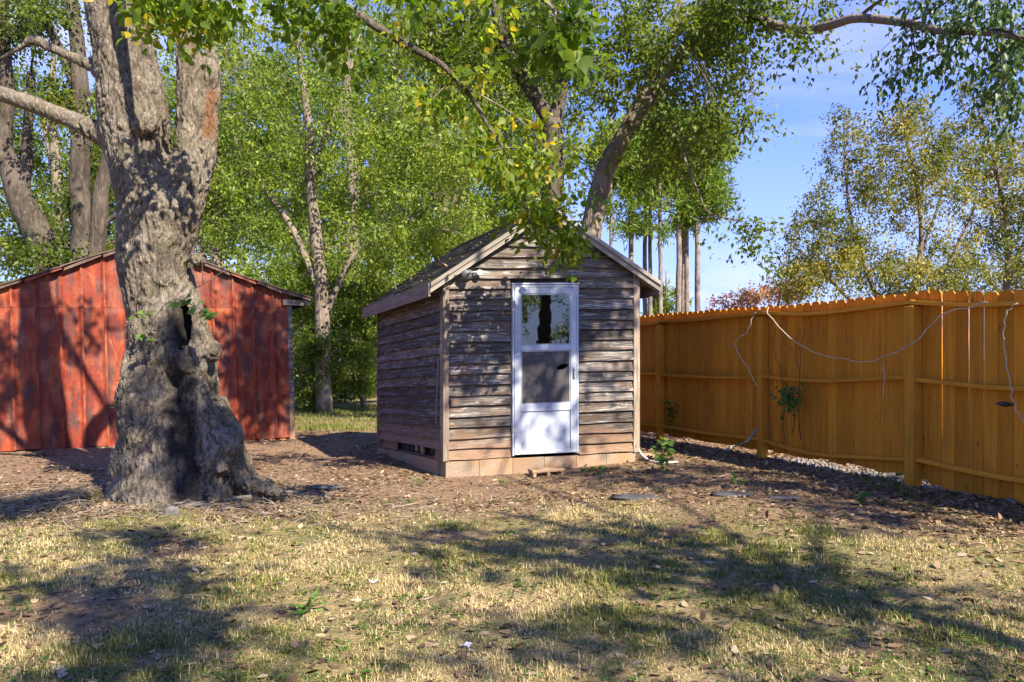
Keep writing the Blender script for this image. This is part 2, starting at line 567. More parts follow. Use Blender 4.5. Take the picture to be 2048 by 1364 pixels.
def ground_mat():
    m, t = newmat('clay_soil_with_thatch')
    g = N(t, 'NewGeometry')
    P = (g, 'Position')
    a = N(t, 'Attribute', attribute_name='grassy')
    lt = N(t, 'Attribute', attribute_name='littered')
    n1 = noise(t, P, 1.3, 6, 0.65)
    n2 = noise(t, P, 14.0, 6, 0.7)
    n3 = noise(t, P, 90.0, 4, 0.7)
    soil = ramp(t, n2, [(0.28, (0.13, 0.077, 0.045)), (0.5, (0.24, 0.148, 0.088)), (0.75, (0.35, 0.235, 0.15))])
    soil = mixc(t, ramp(t, n1, [(0.4, 0.0), (0.62, 0.65)]), soil, (0.19, 0.14, 0.092))
    vs = N(t, 'TexVoronoi', {'Vector': P, 'Scale': 26.0, 'Randomness': 1.0})
    sp = N(t, 'SeparateColor', {0: (vs, 'Color')})
    lf = ramp(t, (sp, 0), [(0.0, (0.055, 0.035, 0.022)), (0.4, (0.13, 0.085, 0.045)), (0.8, (0.24, 0.16, 0.09)), (1.0, (0.34, 0.26, 0.17))])
    soil = mixc(t, mth(t, 'MULTIPLY', (lt, 'Fac'), ramp(t, (sp, 1), [(0.25, 0.0), (0.3, 0.9)])), mo(soil), lf)
    th = ramp(t, n3, [(0.3, (0.16, 0.115, 0.055)), (0.55, (0.32, 0.24, 0.115)), (0.8, (0.47, 0.36, 0.18))])
    gn = mixc(t, ramp(t, noise(t, P, 0.9, 5, 0.6), [(0.42, 0.0), (0.62, 0.7)]), th, (0.085, 0.105, 0.035))
    c = mixc(t, (a, 'Fac'), mo(soil), mo(gn))
    h = mth(t, 'ADD', mth(t, 'MULTIPLY', n2, 1.0), mth(t, 'ADD', mth(t, 'MULTIPLY', n3, 0.4), mth(t, 'MULTIPLY', (vs, 'Distance'), 0.5)))
    finish(t, mo(c), 0.95, h, 0.03, 1.0, 0.1)
    return m


def trunk_mat():
    m, t = newmat('old_maple_bark')
    g = N(t, 'NewGeometry')
    P = (g, 'Position')
    st = N(t, 'Attribute', attribute_name='stain')
    cv = N(t, 'Attribute', attribute_name='cavity')
    hi = N(t, 'Attribute', attribute_name='rotten')
    wv = N(t, 'TexNoise', {'Vector': P, 'Scale': 5.0, 'Detail': 3.0})
    wp = N(t, 'VectorMath', {0: P, 1: N(t, 'VectorMath', {0: (wv, 'Color'), 1: (0.10, 0.10, 0.14)}, operation='MULTIPLY')}, operation='ADD')
    n1 = noise(t, mapv(t, wp, (1, 1, 0.5)), 40.0, 6, 0.7, 0.6)
    n2 = noise(t, P, 2.2, 5, 0.6)
    n3 = noise(t, P, 7.0, 5, 0.65)
    vo = N(t, 'TexVoronoi', {'Vector': mapv(t, wp, (1, 1, 0.4)), 'Scale': 30.0}, feature='DISTANCE_TO_EDGE')
    c = ramp(t, n1, [(0.3, (0.052, 0.040, 0.029)), (0.52, (0.155, 0.124, 0.089)), (0.7, (0.33, 0.28, 0.215))])
    c = mixc(t, ramp(t, n2, [(0.4, 0.0), (0.65, 0.55)]), c, (0.27, 0.235, 0.19))
    c = mixc(t, ramp(t, n3, [(0.5, 0.0), (0.66, 0.6)]), mo(c), (0.105, 0.10, 0.048))
    c = mixc(t, ramp(t, (vo, 'Distance'), [(0.0, 0.5), (0.09, 0.0)]), mo(c), (0.05, 0.04, 0.03))
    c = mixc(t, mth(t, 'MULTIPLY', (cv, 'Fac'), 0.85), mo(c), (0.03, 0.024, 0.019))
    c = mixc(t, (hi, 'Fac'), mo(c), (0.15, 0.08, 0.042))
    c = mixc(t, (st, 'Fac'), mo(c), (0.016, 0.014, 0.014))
    h = mth(t, 'ADD', n1, mth(t, 'MULTIPLY', (vo, 'Distance'), 1.5))
    finish(t, mo(c), 0.88, h, 0.012, 1.0, 0.2)
    return m


M_SIDE = wood_siding()
M_RAW = plank_mat('raw_trim_wood', [(0.13, 0.095, 0.065), (0.25, 0.195, 0.145), (0.40, 0.35, 0.29)], (0.075, 0.06, 0.05), 0.85)
M_FASCIA = plank_mat('mauve_fascia', [(0.15, 0.112, 0.088), (0.23, 0.178, 0.145), (0.33, 0.275, 0.23)], (0.09, 0.07, 0.06), 0.5)
M_RAKE = plank_mat('pale_rake', [(0.20, 0.175, 0.145), (0.29, 0.255, 0.215), (0.38, 0.345, 0.295)], (0.16, 0.13, 0.10), 0.6)
M_FENCE = plank_mat('ochre_fence_stain', [(0.42, 0.150, 0.012), (0.52, 0.200, 0.018), (0.60, 0.250, 0.026)], (0.17, 0.075, 0.02), 0.38, 1.2, 34, 0.85, 0.19)
M_POST = plank_mat('ochre_post_stain', [(0.47, 0.18, 0.016), (0.58, 0.245, 0.024), (0.66, 0.30, 0.035)], (0.19, 0.085, 0.022), 0.38, 1.2, 34, 0.85, 0.12)
M_RED = red_metal()
M_SHINGLE = shingle_mat()
M_BLOCK = block_mat()
M_DOOR = door_mat()
M_GLASS = glass_mat()
M_SCREEN = screen_mat()
M_GROUND = ground_mat()
M_TRUNK = trunk_mat()
M_DARK = simple('dark_interior', (0.045, 0.04, 0.036), 0.9, 0.1)
M_STEEL = simple('dull_grey_metal', (0.30, 0.32, 0.32), 0.5, 0.5, 0.3, 30, 0.25)
M_LAMP = simple('aged_lamp_metal', (0.12, 0.13, 0.125), 0.55, 0.4, 0.2, 30, 0.35)
M_WHITE = simple('white_plastic', (0.58, 0.56, 0.53), 0.5, 0.4, 0.0, 20, 0.12)
M_CORD = simple('dirty_white_cord', (0.40, 0.34, 0.25), 0.7, 0.3, 0.0, 25, 0.3)
M_BLACK = simple('black_plastic', (0.02, 0.02, 0.022), 0.45, 0.4, 0.0, 20, 0.3)
M_BRICK = simple('orange_brick', (0.40, 0.19, 0.075), 0.9, 0.1, 0.0, 22, 0.45, 0.004)
M_STONE = simple('grey_stone', (0.12, 0.112, 0.10), 0.9, 0.1, 0.0, 18, 0.4, 0.01)
M_SLATE = simple('dark_flagstone', (0.06, 0.058, 0.062), 0.8, 0.2, 0.0, 10, 0.4, 0.006)
M_TWIG = simple('dead_twig', (0.25, 0.20, 0.15), 0.9, 0.1, 0.0, 9, 0.5, 0.002)
M_RUSTROOF = simple('rusty_roof_metal', (0.10, 0.065, 0.05), 0.7, 0.3, 0.2, 6, 0.5, 0.004)

# ------------------------------------------------------------------ ground
def grassmask(x, y):
    edge = 6.75 - 0.68 * np.maximum(0, x - 1.0) + 0.7 * fbm(x, y, None, 0.7, 21, 3) + 0.35 * ss(-2.0, -4.5, x)
    near = ss(1.3, -0.5, y - edge + .5 * pn(x, y, None, 2.2, 24)) * (1 - .35 * ss(-.2, .6, y - edge)) + .16 * ss(9.5, 8, y) * ss(.15, .5, fbm(x, y, None, 1.6, 26, 2)) * ss(-.2, .8, y - edge)
    bare = ss(0.30, 0.55, fbm(x, y, None, 0.95, 31, 3) + 0.10 * ss(4.6, 6.4, y))
    far = ss(14.5, 17.5, y) * (0.75 - 0.3 * ss(-0.2, 0.4, fbm(x, y, None, 0.5, 8, 2)))
    return np.clip(near * (1 - 0.85 * bare) + far, 0, 1)


def littermask(x, y):
    fx = (x - (2.27 + (12.25 - y) * 0.342))          # signed distance from the fence line
    a = ss(-2.6, -0.6, fx)
    b = ss(2.4, 0.6, np.hypot(x + 3.3, y - 7.6))
    c = 0.62 * ss(5.4, 8.0, y) * ss(-.35, .25, fbm(x, y, None, .9, 77, 3))
    return np.clip(np.maximum(np.maximum(a, b), c), 0, 1)


def axis(lo, hi, st, far):
    a = list(np.arange(lo, hi, st))
    up, v, s = [], hi, st
    while v < far:
        s *= 1.28
        v += s
        up.append(v)
    dn, v, s = [], lo, st
    while v > -far:
        s *= 1.28
        v -= s
        dn.append(v)
    return np.array(dn[::-1] + a + up)


xs, ys = axis(-7.5, 6.0, 0.05, 700), axis(1.6, 14.5, 0.05, 700)
GX, GY = np.meshgrid(xs, ys)
GXf, GYf = GX.ravel(), GY.ravel()
near_ = ss(22, 15, np.abs(GYf)) * ss(16, 10, np.abs(GXf))
GZf = gz(GXf, GYf) + near_ * (0.010 * pn(GXf, GYf, None, 5.5, 3) + 0.006 * pn(GXf, GYf, None, 13, 4))
nx, ny = len(xs), len(ys)
ii = np.arange(nx * ny).reshape(ny, nx)
gq = np.stack([ii[:-1, :-1], ii[:-1, 1:], ii[1:, 1:], ii[1:, :-1]], -1).reshape(-1, 4)
ground = mk('ground', np.stack([GXf, GYf, GZf], 1), [gq], M_GROUND, smooth=True, attrs={'grassy': grassmask(GXf, GYf), 'littered': littermask(GXf, GYf)})
props(ground, kind='structure')

# ------------------------------------------------------------------ wooden shed
FL = np.array([-0.80, 9.55])
DU = np.array([math.cos(R(11.8)), math.sin(R(11.8))])
DV = np.array([-0.4226, 0.906])
SW, SD = 2.40, 2.86
EAVE, RIDGE, PK, OV = 2.31, 3.25, 1.22, 0.205
PITCH = (RIDGE - EAVE) / (PK + OV)


def sh(u, v, z):
    p = FL + DU * u + DV * v
    return (p[0], p[1], z + 0.023 * u - 0.038 * v + 0.004)


def roofz(u):
    return RIDGE - PITCH * abs(u - PK)


shed = empty('wooden_shed', (FL[0], FL[1], 0), 'weathered grey clapboard shed with a white storm door and gable roof', 'shed')


def board(u0f, u1f, z0, z1, off, P, seed, name, m, n=12, cup=0.0):
    """one lap board: u-range functions of z, offset outwards; P(u, off, z) -> world"""
    r = random.Random(seed)
    V, UV = [], []
    a1, a2, p1, p2 = r.uniform(.001, .005), r.uniform(.001, .004), r.uniform(0, 6), r.uniform(0, 6)
    tilt = r.uniform(-.006, .006)
    gap = r.uniform(0.0, 0.006)
    for i in range(n + 1):
        t = i / n
        for (zz, oo) in ((z0, off - 0.002), (z0, off + 0.033 + cup), (z0 * .5 + z1 * .5, off + 0.013 + cup * .4), (z1 + 0.012, off + 0.002)):
            u = u0f(zz) * (1 - t) + u1f(zz) * t
            wob = a1 * math.sin(u * 3.1 + p1) + a2 * math.sin(u * 9.7 + p2) + tilt * (t - .5)
            w = 0.003 * math.sin(u * 5 + p2)
            V.append(P(u, oo + (w + gap if oo > off + .01 else 0), zz + (wob if zz == z0 else 0)))
            UV.append((u + seed * 3.7, zz + seed * .37))
    F = []
    for i in range(n):
        b = i * 4
        for k in range(3):
            F.append((b + k, b + 4 + k, b + 5 + k, b + 1 + k))
    F += [(0, 1, 2, 3), (n * 4 + 3, n * 4 + 2, n * 4 + 1, n * 4)]
    return mk(name, V, F, m, shed, uv=UV)


D0, D1, DZ0, DZ1 = 0.803, 1.635, 0.213, 2.285
front = lambda u, o, z: sh(u, -o, z)
side = lambda u, o, z: sh(-o, u, z)
ex = 0.1275
zb = 0.20
k = 0
bot_n = 0
while zb < RIDGE - 0.14:
    z1 = zb + ex
    lo = lambda z: max(0.0, PK - (RIDGE - 0.085 - z) / PITCH)
    hi = lambda z: min(SW, PK + (RIDGE - 0.085 - z) / PITCH)
    jz = rnd.uniform(-.004, .004)
    if zb < DZ1 - 0.02:
        board(lo, lambda z: D0 - 0.012, zb + jz, min(z1, 9), 0.0, front, k * 7 + 1, 'siding_board', M_SIDE, cup=rnd.uniform(0, .006))
        board(lambda z: D1 + 0.012, hi, zb + jz + rnd.uniform(-.006, .006), z1, 0.0, front, k * 7 + 2, 'siding_board', M_SIDE, cup=rnd.uniform(0, .006))
    else:
        board(lo, hi, zb + jz, z1, 0.0, front, k * 7 + 3, 'siding_board', M_SIDE, n=20, cup=rnd.uniform(0, .006))
    zb = z1
    k += 1
zb = 0.20
k = 0
while zb < EAVE - 0.02:
    z1 = zb + ex
    lo_, hi_ = 0.02, SD
    if k == 0:
        lo_, hi_ = 0.05, 0.30                 # lowest board is mostly rotted away
        board(lambda z: 1.9, lambda z: 2.62, zb, z1, 0.0, side, 991, 'siding_board', M_SIDE)
    board(lambda z: lo_, lambda z: hi_ - (0.12 if k == 1 else 0), zb + rnd.uniform(-.006, .006), z1, 0.0, side, k * 7 + 400, 'siding_board', M_SIDE, n=16, cup=rnd.uniform(0, .012))
    zb = z1
    k += 1
# plain sheathing behind the boards, also the back and right walls
b = MB()
b.box(0.02, D0 - 0.02, 0.012, 0.03, 0.2, EAVE, sh)
b.box(D1 + 0.02, SW - 0.02, 0.012, 0.03, 0.2, EAVE, sh)
b.box(0.05, 0.07, 0.05, SD - .0295, 0.2, roofz(.05) - .04, sh)
b.box(SW - 0.04, SW - 0.02, 0.05, SD - .0295, 0.2, roofz(SW - .04) - .05, sh)
b.box(0.03, SW - 0.03, SD - 0.029, SD - 0.01, 0.2, EAVE, sh)
for v in (0.034, SD - 0.034):
    V = [sh(0.02, v, EAVE - .02), sh(SW - .02, v, EAVE - .02), sh(SW - .02, v, roofz(SW - .02) - .037), sh(PK, v, RIDGE - 0.037), sh(.02, v, roofz(.02) - .037)]
    b.add(V, [(0, 1, 2, 3, 4)])
b.add([sh(0.03, .03, .21), sh(SW - .03, .03, .21), sh(SW - .03, SD - .03, .21), sh(.03, SD - .03, .21)], [(0, 1, 2, 3)])
b.build('inner_sheathing', M_DARK, shed)
# rotted timbers showing in the gap at the base of the left wall
for (v0, v1, z0, z1, o_) in ((.32, 1.9, .20, .216, .0),):
    V, UV = [], []
    for i in range(7):
        t_ = i / 6
        v = v0 + (v1 - v0) * t_
        top = z1 - .03 * abs(math.sin(v * 17)) * (1 if z1 > .29 else .3)
        V += [sh(o_ - .01, v, z0), sh(o_ + .03, v, z0), sh(o_ + .03, v, top), sh(o_ - .01, v, top - .004)]
        UV += [(v, z0), (v, z0), (v, top), (v, top)]
    F = []
    for i in range(6):
        for k in range(4):
            F.append((i * 4 + k, i * 4 + (k + 1) % 4, i * 4 + 4 + (k + 1) % 4, i * 4 + 4 + k))
    F += [(3, 2, 1, 0), (24, 25, 26, 27)]
    mk('sill_timber', V, F, M_SIDE, shed, uv=UV)
st = bmesh.new()
bmesh.ops.create_icosphere(st, subdivisions=2, radius=0.085)
SV = np.array([v.co[:] for v in st.verts])
SF = [tuple(v.index for v in f.verts) for f in st.faces]
st.free()
SV = SV * (1 + 0.18 * pn(SV[:, 0], SV[:, 1], SV[:, 2], 11)[:, None])
for (vv, s) in ((0.78, 1.0), (1.02, .72)):
    mk('filler_stone', SV * [.5 * s, 1.1 * s, .85 * s] + np.array(sh(-.005, vv, 0.285)), SF, M_BLOCK, shed, smooth=True, uv=SV[:, :2])
# corner boards
for (u0, u1, v0, v1) in ((-0.036, 0.035, -0.040, -0.012), (-0.038, -0.012, -0.0095, 0.075), (SW - 0.045, SW + 0.036, -0.042, -0.012), (SW + 0.012, SW + .038, -.0095, .07)):
    o = MB().box(u0, u1, v0, v1, 0.185, roofz(u0) - 0.10, sh).build('corner_board', M_RAW, shed)
    bevel(o, 0.005)
MB().box(-0.036, 0.03, SD - .06, SD + .03, 0.2, EAVE, sh).build('corner_board', M_SIDE, shed)
# a loose pale strip hanging beside the left corner
sp = smooth_path([sh(-0.045, 0.10, 1.42), sh(-0.05, 0.115, 1.1), sh(-0.06, 0.12, 0.93), sh(-0.055, 0.14, 0.62)], 12)
V, F = tubes(sp[None], np.full((1, 12), 0.011), 5)
mk('loose_strip', V, F, M_RAKE, shed, uv=V[:, :2])
sp = smooth_path([sh(-0.05, 0.16, 1.23), sh(-0.052, 0.17, 1.08)], 5)
V, F = tubes(sp[None], np.full((1, 5), 0.009), 5)
mk('loose_strip', V, F, M_RAKE, shed, uv=V[:, :2])

# foundation blocks
for (base, P) in ((0, front), (1, side)):
    L = SW if base == 0 else SD
    u = 0.0 if base == 0 else 0.22
    while u < L - 0.05:
        l = min(0.40 + rnd.uniform(-.02, .02), L - u)
        dz = rnd.uniform(-.008, .004)
        o = MB().box(u + 0.0015, u + l - 0.0015, -0.16, 0.006 + rnd.uniform(0, .004) + (0.012 if base == 0 else 0.02), -0.25, 0.188 + dz, P).build('foundation_block', M_BLOCK, shed)
        bevel(o, 0.004, 1)
        u += l
# roof
roof = MB()
for sgn in (-1, 1):
    ue = PK + sgn * (PK + OV)
    for (dz0, dz1) in ((-0.035, -0.012),):
        V = [sh(ue, -.105, EAVE + dz0), sh(PK, -.105, RIDGE + dz0), sh(PK, SD + .115, RIDGE + dz0), sh(ue, SD + .115, EAVE + dz0),
             sh(ue, -.105, EAVE + dz1), sh(PK, -.105, RIDGE + dz1), sh(PK, SD + .115, RIDGE + dz1), sh(ue, SD + .115, EAVE + dz1)]
        roof.add(V, BOXF, np.array([[0, 0], [1.7, 0], [1.7, 3.1], [0, 3.1]] * 2))
roof = roof.build('roof', M_RAW, shed)
SL = math.hypot(PK + OV, RIDGE - EAVE)
nrow = 12
for sgn in (-1, 1):
    for r_ in range(nrow):
        s0 = r_ * SL / nrow - 0.02
        s1 = min(s0 + SL / nrow + 0.075, SL)
        v = -0.125 - (0.15 if r_ % 2 else 0)
        while v < SD + .12:
            v1 = min(v + 0.30, SD + .13)
            va = max(v, -0.125) + .003
            if v1 - va > 0.03:
                j0, j1 = rnd.uniform(-.008, .008), rnd.uniform(0.0, .012)
                V = []
                for (s, hh) in ((s0 + j0, 0.006), (s1, 0.0)):
                    for vv in (va, v1 - .003):
                        for dz in (0, 0.006):
                            f = s / SL
                            u = PK + sgn * (PK + OV) * (1 - f)
                            V.append(sh(u, vv, EAVE + (RIDGE - EAVE) * f - 0.010 + hh + (dz + j1 if hh else dz)))
                F = [(0, 2, 3, 1), (4, 5, 7, 6), (1, 3, 7, 5), (0, 4, 6, 2), (0, 1, 5, 4), (2, 6, 7, 3)]
                mk('shingle', V, F, M_SHINGLE, roof)
            v += 0.30
# ridge cap
for i in range(11):
    v0 = -0.13 + i * 0.285
    v1 = v0 + 0.32
    V = []
    for (vv, dz) in ((v0, 0.02), (v1, 0.012)):
        for (u, z) in ((PK - .13, -.13 * PITCH), (PK, 0), (PK + .13, -.13 * PITCH)):
            V.append(sh(u, vv, RIDGE + z + dz))
    mk('ridge_shingle', V, [(0, 1, 4, 3), (1, 2, 5, 4)], M_SHINGLE, roof)
# fallen leaves caught on the shingles
n = 90
u_l, v_l = rng.random(n) * PK * 1.0, rng.random(n) * SD
P = np.array([sh(a_ - .1, b_, roofz(a_ - .1) + .016) for a_, b_ in zip(u_l, v_l)])
Vl, Fl, kk = leaves(P, unit(n) * [1, 1, .3], unit(n) * .3 + [-.4, -.2, .9], .03 + .045 * rng.random(n), LEAF2)
props(mk('roof_leaves', Vl, Fl, LEAFM['litter'], shed, attrs={'tint': np.repeat(.15 + .6 * rng.random(n), kk)}), kind='stuff')
# rake and fascia boards
for sgn in (-1, 1):
    ue = PK + sgn * (PK + OV)
    for (o0, o1, w0, w1, nm, m) in ((-0.150, -0.128, -0.055, -0.004, 'rake_trim', M_RAKE), (-0.126, -0.106, -0.125, -0.030, 'rake_board', M_RAKE)):
        V = []
        for v in (o0, o1):
            V += [sh(ue + sgn * .01, v, EAVE + w0), sh(PK, v, RIDGE + w0), sh(PK, v, RIDGE + w1), sh(ue + sgn * .01, v, EAVE + w1)]
        F = [(0, 1, 2, 3), (7, 6, 5, 4), (0, 4, 5, 1), (3, 2, 6, 7), (0, 3, 7, 4), (1, 5, 6, 2)]
        if sgn < 0:
            pass
        uvv = np.array([[0, 0], [0, 1.7], [.1, 1.7], [.1, 0]] * 2)
        mk(nm, V, F, m, shed, uv=uvv)
    a, c = (ue + sgn * .004, ue + sgn * .024)
    o = MB()
    o.add(boxv(min(a, c), max(a, c), -0.104, SD + .1, EAVE - 0.165, EAVE - 0.02, sh), BOXF, np.array([[0, 0], [0, 0], [0, 3], [0, 3], [.16, 0], [.16, 0], [.16, 3], [.16, 3]]))
    o.build('fascia_board', M_FASCIA, shed)
    o = MB()
    o.add(boxv(min(a, c) - .004, max(a, c) + .012, -0.10, SD + .11, EAVE - 0.018, EAVE - 0.011, sh), BOXF)
    o.build('drip_edge', M_RAKE, shed)
    for v in (-0.095, 0.6, 1.25, 1.9, 2.5):        # rafter tails under the overhang
        us = sorted((0.0 if sgn < 0 else SW, ue))
        V = []
        for vv in (v, v + .04):
            V += [sh(us[0], vv, roofz(us[0]) - .13), sh(us[1], vv, roofz(us[1]) - .13), sh(us[1], vv, roofz(us[1]) - .04), sh(us[0], vv, roofz(us[0]) - .04)]
        mk('rafter_tail', V, [(0, 1, 2, 3), (7, 6, 5, 4), (0, 4, 5, 1), (3, 2, 6, 7), (0, 3, 7, 4), (1, 5, 6, 2)], M_RAW, shed, uv=np.array([[0, 0], [0, .3], [.1, .3], [.1, 0]] * 2))

# storm door
door = mk('door', *(lambda b: (np.concatenate(b.v), b.f))(
    MB().box(D0, D0 + .022, -.05, -.002, DZ0, DZ1, sh).box(D1 - .022, D1, -.05, -.002, DZ0, DZ1, sh).box(D0 + .0225, D1 - .0225, -.05, -.002, DZ1 - .03, DZ1, sh).box(D0 - .012, D1 + .012, -.062, -.003, DZ1 + .002, DZ1 + .022, sh)), M_DOOR, shed)
bevel(door, .003)
a0, a1 = D0 + .026, D1 - .026
c0, c1 = a0 + .078, a1 - .078
zt, zg0, zg1, zs0, zs1, zk1 = DZ1 - .034, 1.55, 2.175, 0.835, 1.485, 0.745


def leafbox(name, u0, u1, z0, z1, o0=.022, o1=.052, m=M_DOOR, w=.005):
    return bevel(MB().box(u0, u1, -o1, -o0, z0, z1, sh).build(name, m, door), w, 2)


leafbox('stile', a0, c0 - .001, DZ0 + .012, zt)
leafbox('stile', c1 + .001, a1, DZ0 + .012, zt)
leafbox('rail', c0, c1, zg1, zt)
leafbox('rail', c0, c1, zs1, zg0)
leafbox('rail', c0, c1, zk1, zs0)
leafbox('rail', c0, c1, DZ0 + .012, DZ0 + .062)
leafbox('kick_panel', c0 + .001, c1 - .001, DZ0 + .063, zk1 - .001, .026, .036)
for (z0, z1) in ((zg0, zg1), (zs0, zs1)):
    b = MB()
    b.box(c0 + .001, c0 + .016, -.046, -.030, z0 + .001, z1 - .001, sh).box(c1 - .016, c1 - .001, -.046, -.030, z0 + .001, z1 - .001, sh)
    b.box(c0 + .017, c1 - .017, -.046, -.030, z0 + .001, z0 + .015, sh).box(c0 + .017, c1 - .017, -.046, -.030, z1 - .015, z1 - .001, sh)
    b.build('bead', M_STEEL, door)
V = [sh(c0 + .005, -.037, zg0 + .004), sh(c1 - .005, -.037, zg0 + .004), sh(c1 - .005, -.037, zg1 - .004), sh(c0 + .005, -.037, zg1 - .004)]
mk('glass_pane', V, [(0, 1, 2, 3)], M_GLASS, door)
# screen with a torn hole
us, zs = np.linspace(c0 + .005, c1 - .005, 110), np.linspace(zs0 + .004, zs1 - .004, 110)
SU, SZ = np.meshgrid(us, zs)
hu, hz_ = c1 - .10, zs1 - .205
off = 0.004 * pn(SU, SZ, None, 6, 3)
dd = np.hypot((SU - hu) / .075, (SZ - hz_ - .25 * (SU - hu)) / (.034 - .1 * np.abs(SU - hu - .01)))
V = np.array([sh(u, -.037 - o - .004 * math.exp(-d * d * .5), z) for u, z, o, d in zip(SU.ravel(), SZ.ravel(), off.ravel(), dd.ravel())])
ii = np.arange(110 * 110).reshape(110, 110)
q = np.stack([ii[:-1, :-1], ii[:-1, 1:], ii[1:, 1:], ii[1:, :-1]], -1).reshape(-1, 4)
keep = dd.ravel()[q].mean(1) > 1
mk('screen', V, [q[keep]], M_SCREEN, door, smooth=True, uv=np.stack([SU.ravel(), SZ.ravel()], 1))
b = MB().box(a1 - .055, a1 - .025, -.062, -.0525, 1.12, 1.27, sh).box(a1 - .047, a1 - .033, -.085, -.0625, 1.22, 1.25, sh).box(a1 - .050, a1 - .030, -.083, -.066, 1.14, 1.2195, sh)
bevel(b.build('handle', M_STEEL, door), .004)
for z in (0.5, 1.25, 2.0):
    MB().box(D0 - .004, D0 + .03, -.058, -.0525, z, z + .07, sh).build('hinge', M_STEEL, door)
# wall lamp: round dome and a white disc sensor on a short arm


def lathe(P, ax, prof, seg=20):
    """prof: (r, h) along the axis ax from P"""
    ax = np.array(ax, float)
    ax /= np.linalg.norm(ax)
    s = np.cross(ax, [0.1, 0.2, 1.0])
    s /= np.linalg.norm(s)
    t_ = np.cross(ax, s)
    th = np.linspace(0, 2 * np.pi, seg, endpoint=False)
    V = np.concatenate([np.array(P) + h * ax + r * (np.cos(th)[:, None] * s + np.sin(th)[:, None] * t_) for r, h in prof])
    F = []
    for i in range(len(prof) - 1):
        for j in range(seg):
            F.append((i * seg + j, i * seg + (j + 1) % seg, (i + 1) * seg + (j + 1) % seg, (i + 1) * seg + j))
    F += [tuple(range((len(prof) - 1) * seg, len(prof) * seg)), tuple(range(seg))[::-1]]
    return V, F


fo = np.array([-DV[0], -DV[1], 0.0]) * 1
fo = np.array([math.sin(R(11.8)), -math.cos(R(11.8)), 0])
lampP = np.array(sh(.262, -.02, 2.42))
V, F = lathe(lampP, fo, [(.07, 0), (.072, .02), (.055, .045), (.05, .06)])
lamp = mk('wall_lamp', V, F, M_LAMP, shed, smooth=False)
V, F = lathe(lampP + fo * .06 + np.array([-.005, 0, -.005]), fo + np.array([-.45, 0, -.35]), [(.03, 0), (.055, .03), (.066, .07), (.062, .09), (.02, .10)])
mk('lamp_head', V, F, M_LAMP, lamp, smooth=True)
V, F = tubes(smooth_path([lampP + fo * .04, lampP + fo * .06 + [.06, 0, .015], lampP + fo * .06 + [.12, 0.02, .012]], 8)[None], np.full((1, 8), .012), 6)
mk('lamp_arm', V, F, M_STEEL, lamp)
V, F = lathe(lampP + fo * .05 + [.135, 0.02, .012], fo, [(.024, 0), (.034, .012), (.035, .03), (.03, .036)])
mk('sensor_disc', V, F, M_WHITE, lamp)

# ------------------------------------------------------------------ red metal shed
RA, RB = np.array([-7.74, 12.1]), np.array([-3.98, 14.2])
RD = (RB - RA) / np.linalg.norm(RB - RA)
RL = np.linalg.norm(RB - RA)
RN = np.array([RD[1], -RD[0]])          # towards the camera


def rs(t, o, z):
    p = RA + (RB - RA) * t + RN * o
    return (p[0] - 0.027 * (z - 1.2), p[1], z)


TP = 0.452


def rtop(t):
    pts = [(-.32, 2.02), (0, 2.50), (0.22, 2.88), (TP, 3.32), (0.72, 2.98), (1.0, 2.60), (1.08, 2.50)]
    return float(np.interp(t, [p[0] for p in pts], [p[1] for p in pts]))


rshed = empty('red_shed', (RB[0], RB[1], 0), 'faded red sheet metal shed with low gable roof behind the big trunk', 'shed')
seams = [-.262, -.187, -.112, -.037, .038, .113, .188, .258, .333, .404, .48, .558, .636, .7135, .79, .865, .946, 1.0]
for i in range(len(seams) - 1):
    t0, t1 = seams[i], seams[i + 1]
    for part in (0, 1):
        r_ = random.Random(i * 2 + part)
        n = 6
        V, UV = [], []
        lift = r_.uniform(0.002, 0.012)
        for row in range(4):
            for j in range(n + 1):
                f = j / n
                t = t0 + (t1 - t0) * f + (0.002 if f == 1 else 0)
                seam = 2.19 + 0.13 * t
                tp = rtop(t) - 0.045
                z0, z1 = (0.02 + 0.012 * math.sin(i * 2.1), seam + .0) if part == 0 else (seam + .004, max(tp, seam + .01))
                if part == 0:
                    z1 = min(z1, tp)
                z = z0 + (z1 - z0) * row / 3
                o = 0.012 * math.sin(f * math.pi) * (r_.random() * .3 + .5) + (0.030 if j in (0, n) else 0) + (lift if j == n else 0) + (0.006 if part == 0 else 0.0) + 0.006 * math.sin(row * 2 + i)
                V.append(rs(t, o, z))
                UV.append((t * RL + i * .0, z))
        F = []
        for row in range(3):
            for j in range(n):
                a = row * (n + 1) + j
                F.append((a, a + 1, a + n + 2, a + n + 1))
        mk('metal_panel', V, F, M_RED, rshed, uv=UV)
# batten ribs over the vertical joints
for i, t in enumerate(seams[1:-1]):
    b = MB().box(t - .0035, t + .0035, .036, .052, .03, min(2.18 + .13 * t, rtop(t) - .06), rs)
    b.build('seam_rib', M_RED, rshed)
    if rtop(t) - .06 > 2.25:
        MB().box(t - .003, t + .003, .032, .044, 2.205 + .13 * t, rtop(t) - .06, rs).build('seam_rib', M_RED, rshed)
b = MB()
b.box(-.30, .995, -3.0, -.02, .03, 1.96, rs)
V = [rs(t, o, z) for o in (-.02, -3.0) for (t, z) in ((-.30, 1.965), (.995, 1.965), (.995, 2.5), (TP, 3.2), (-.30, 2.0))]
b.add(V, [(0, 1, 2, 3, 4), (9, 8, 7, 6, 5), (1, 6, 7, 2)])
b.build('inner_wall', M_DARK, rshed)
bevel(MB().box(1.0, 1.022, -.06, .03, -.02, 2.36, rs).build('corner_post', M_SIDE, rshed), .006)
MB().box(1.003, 1.012, -3.0, -.062, .05, 2.36, rs).build('side_wall', M_SIDE, rshed)
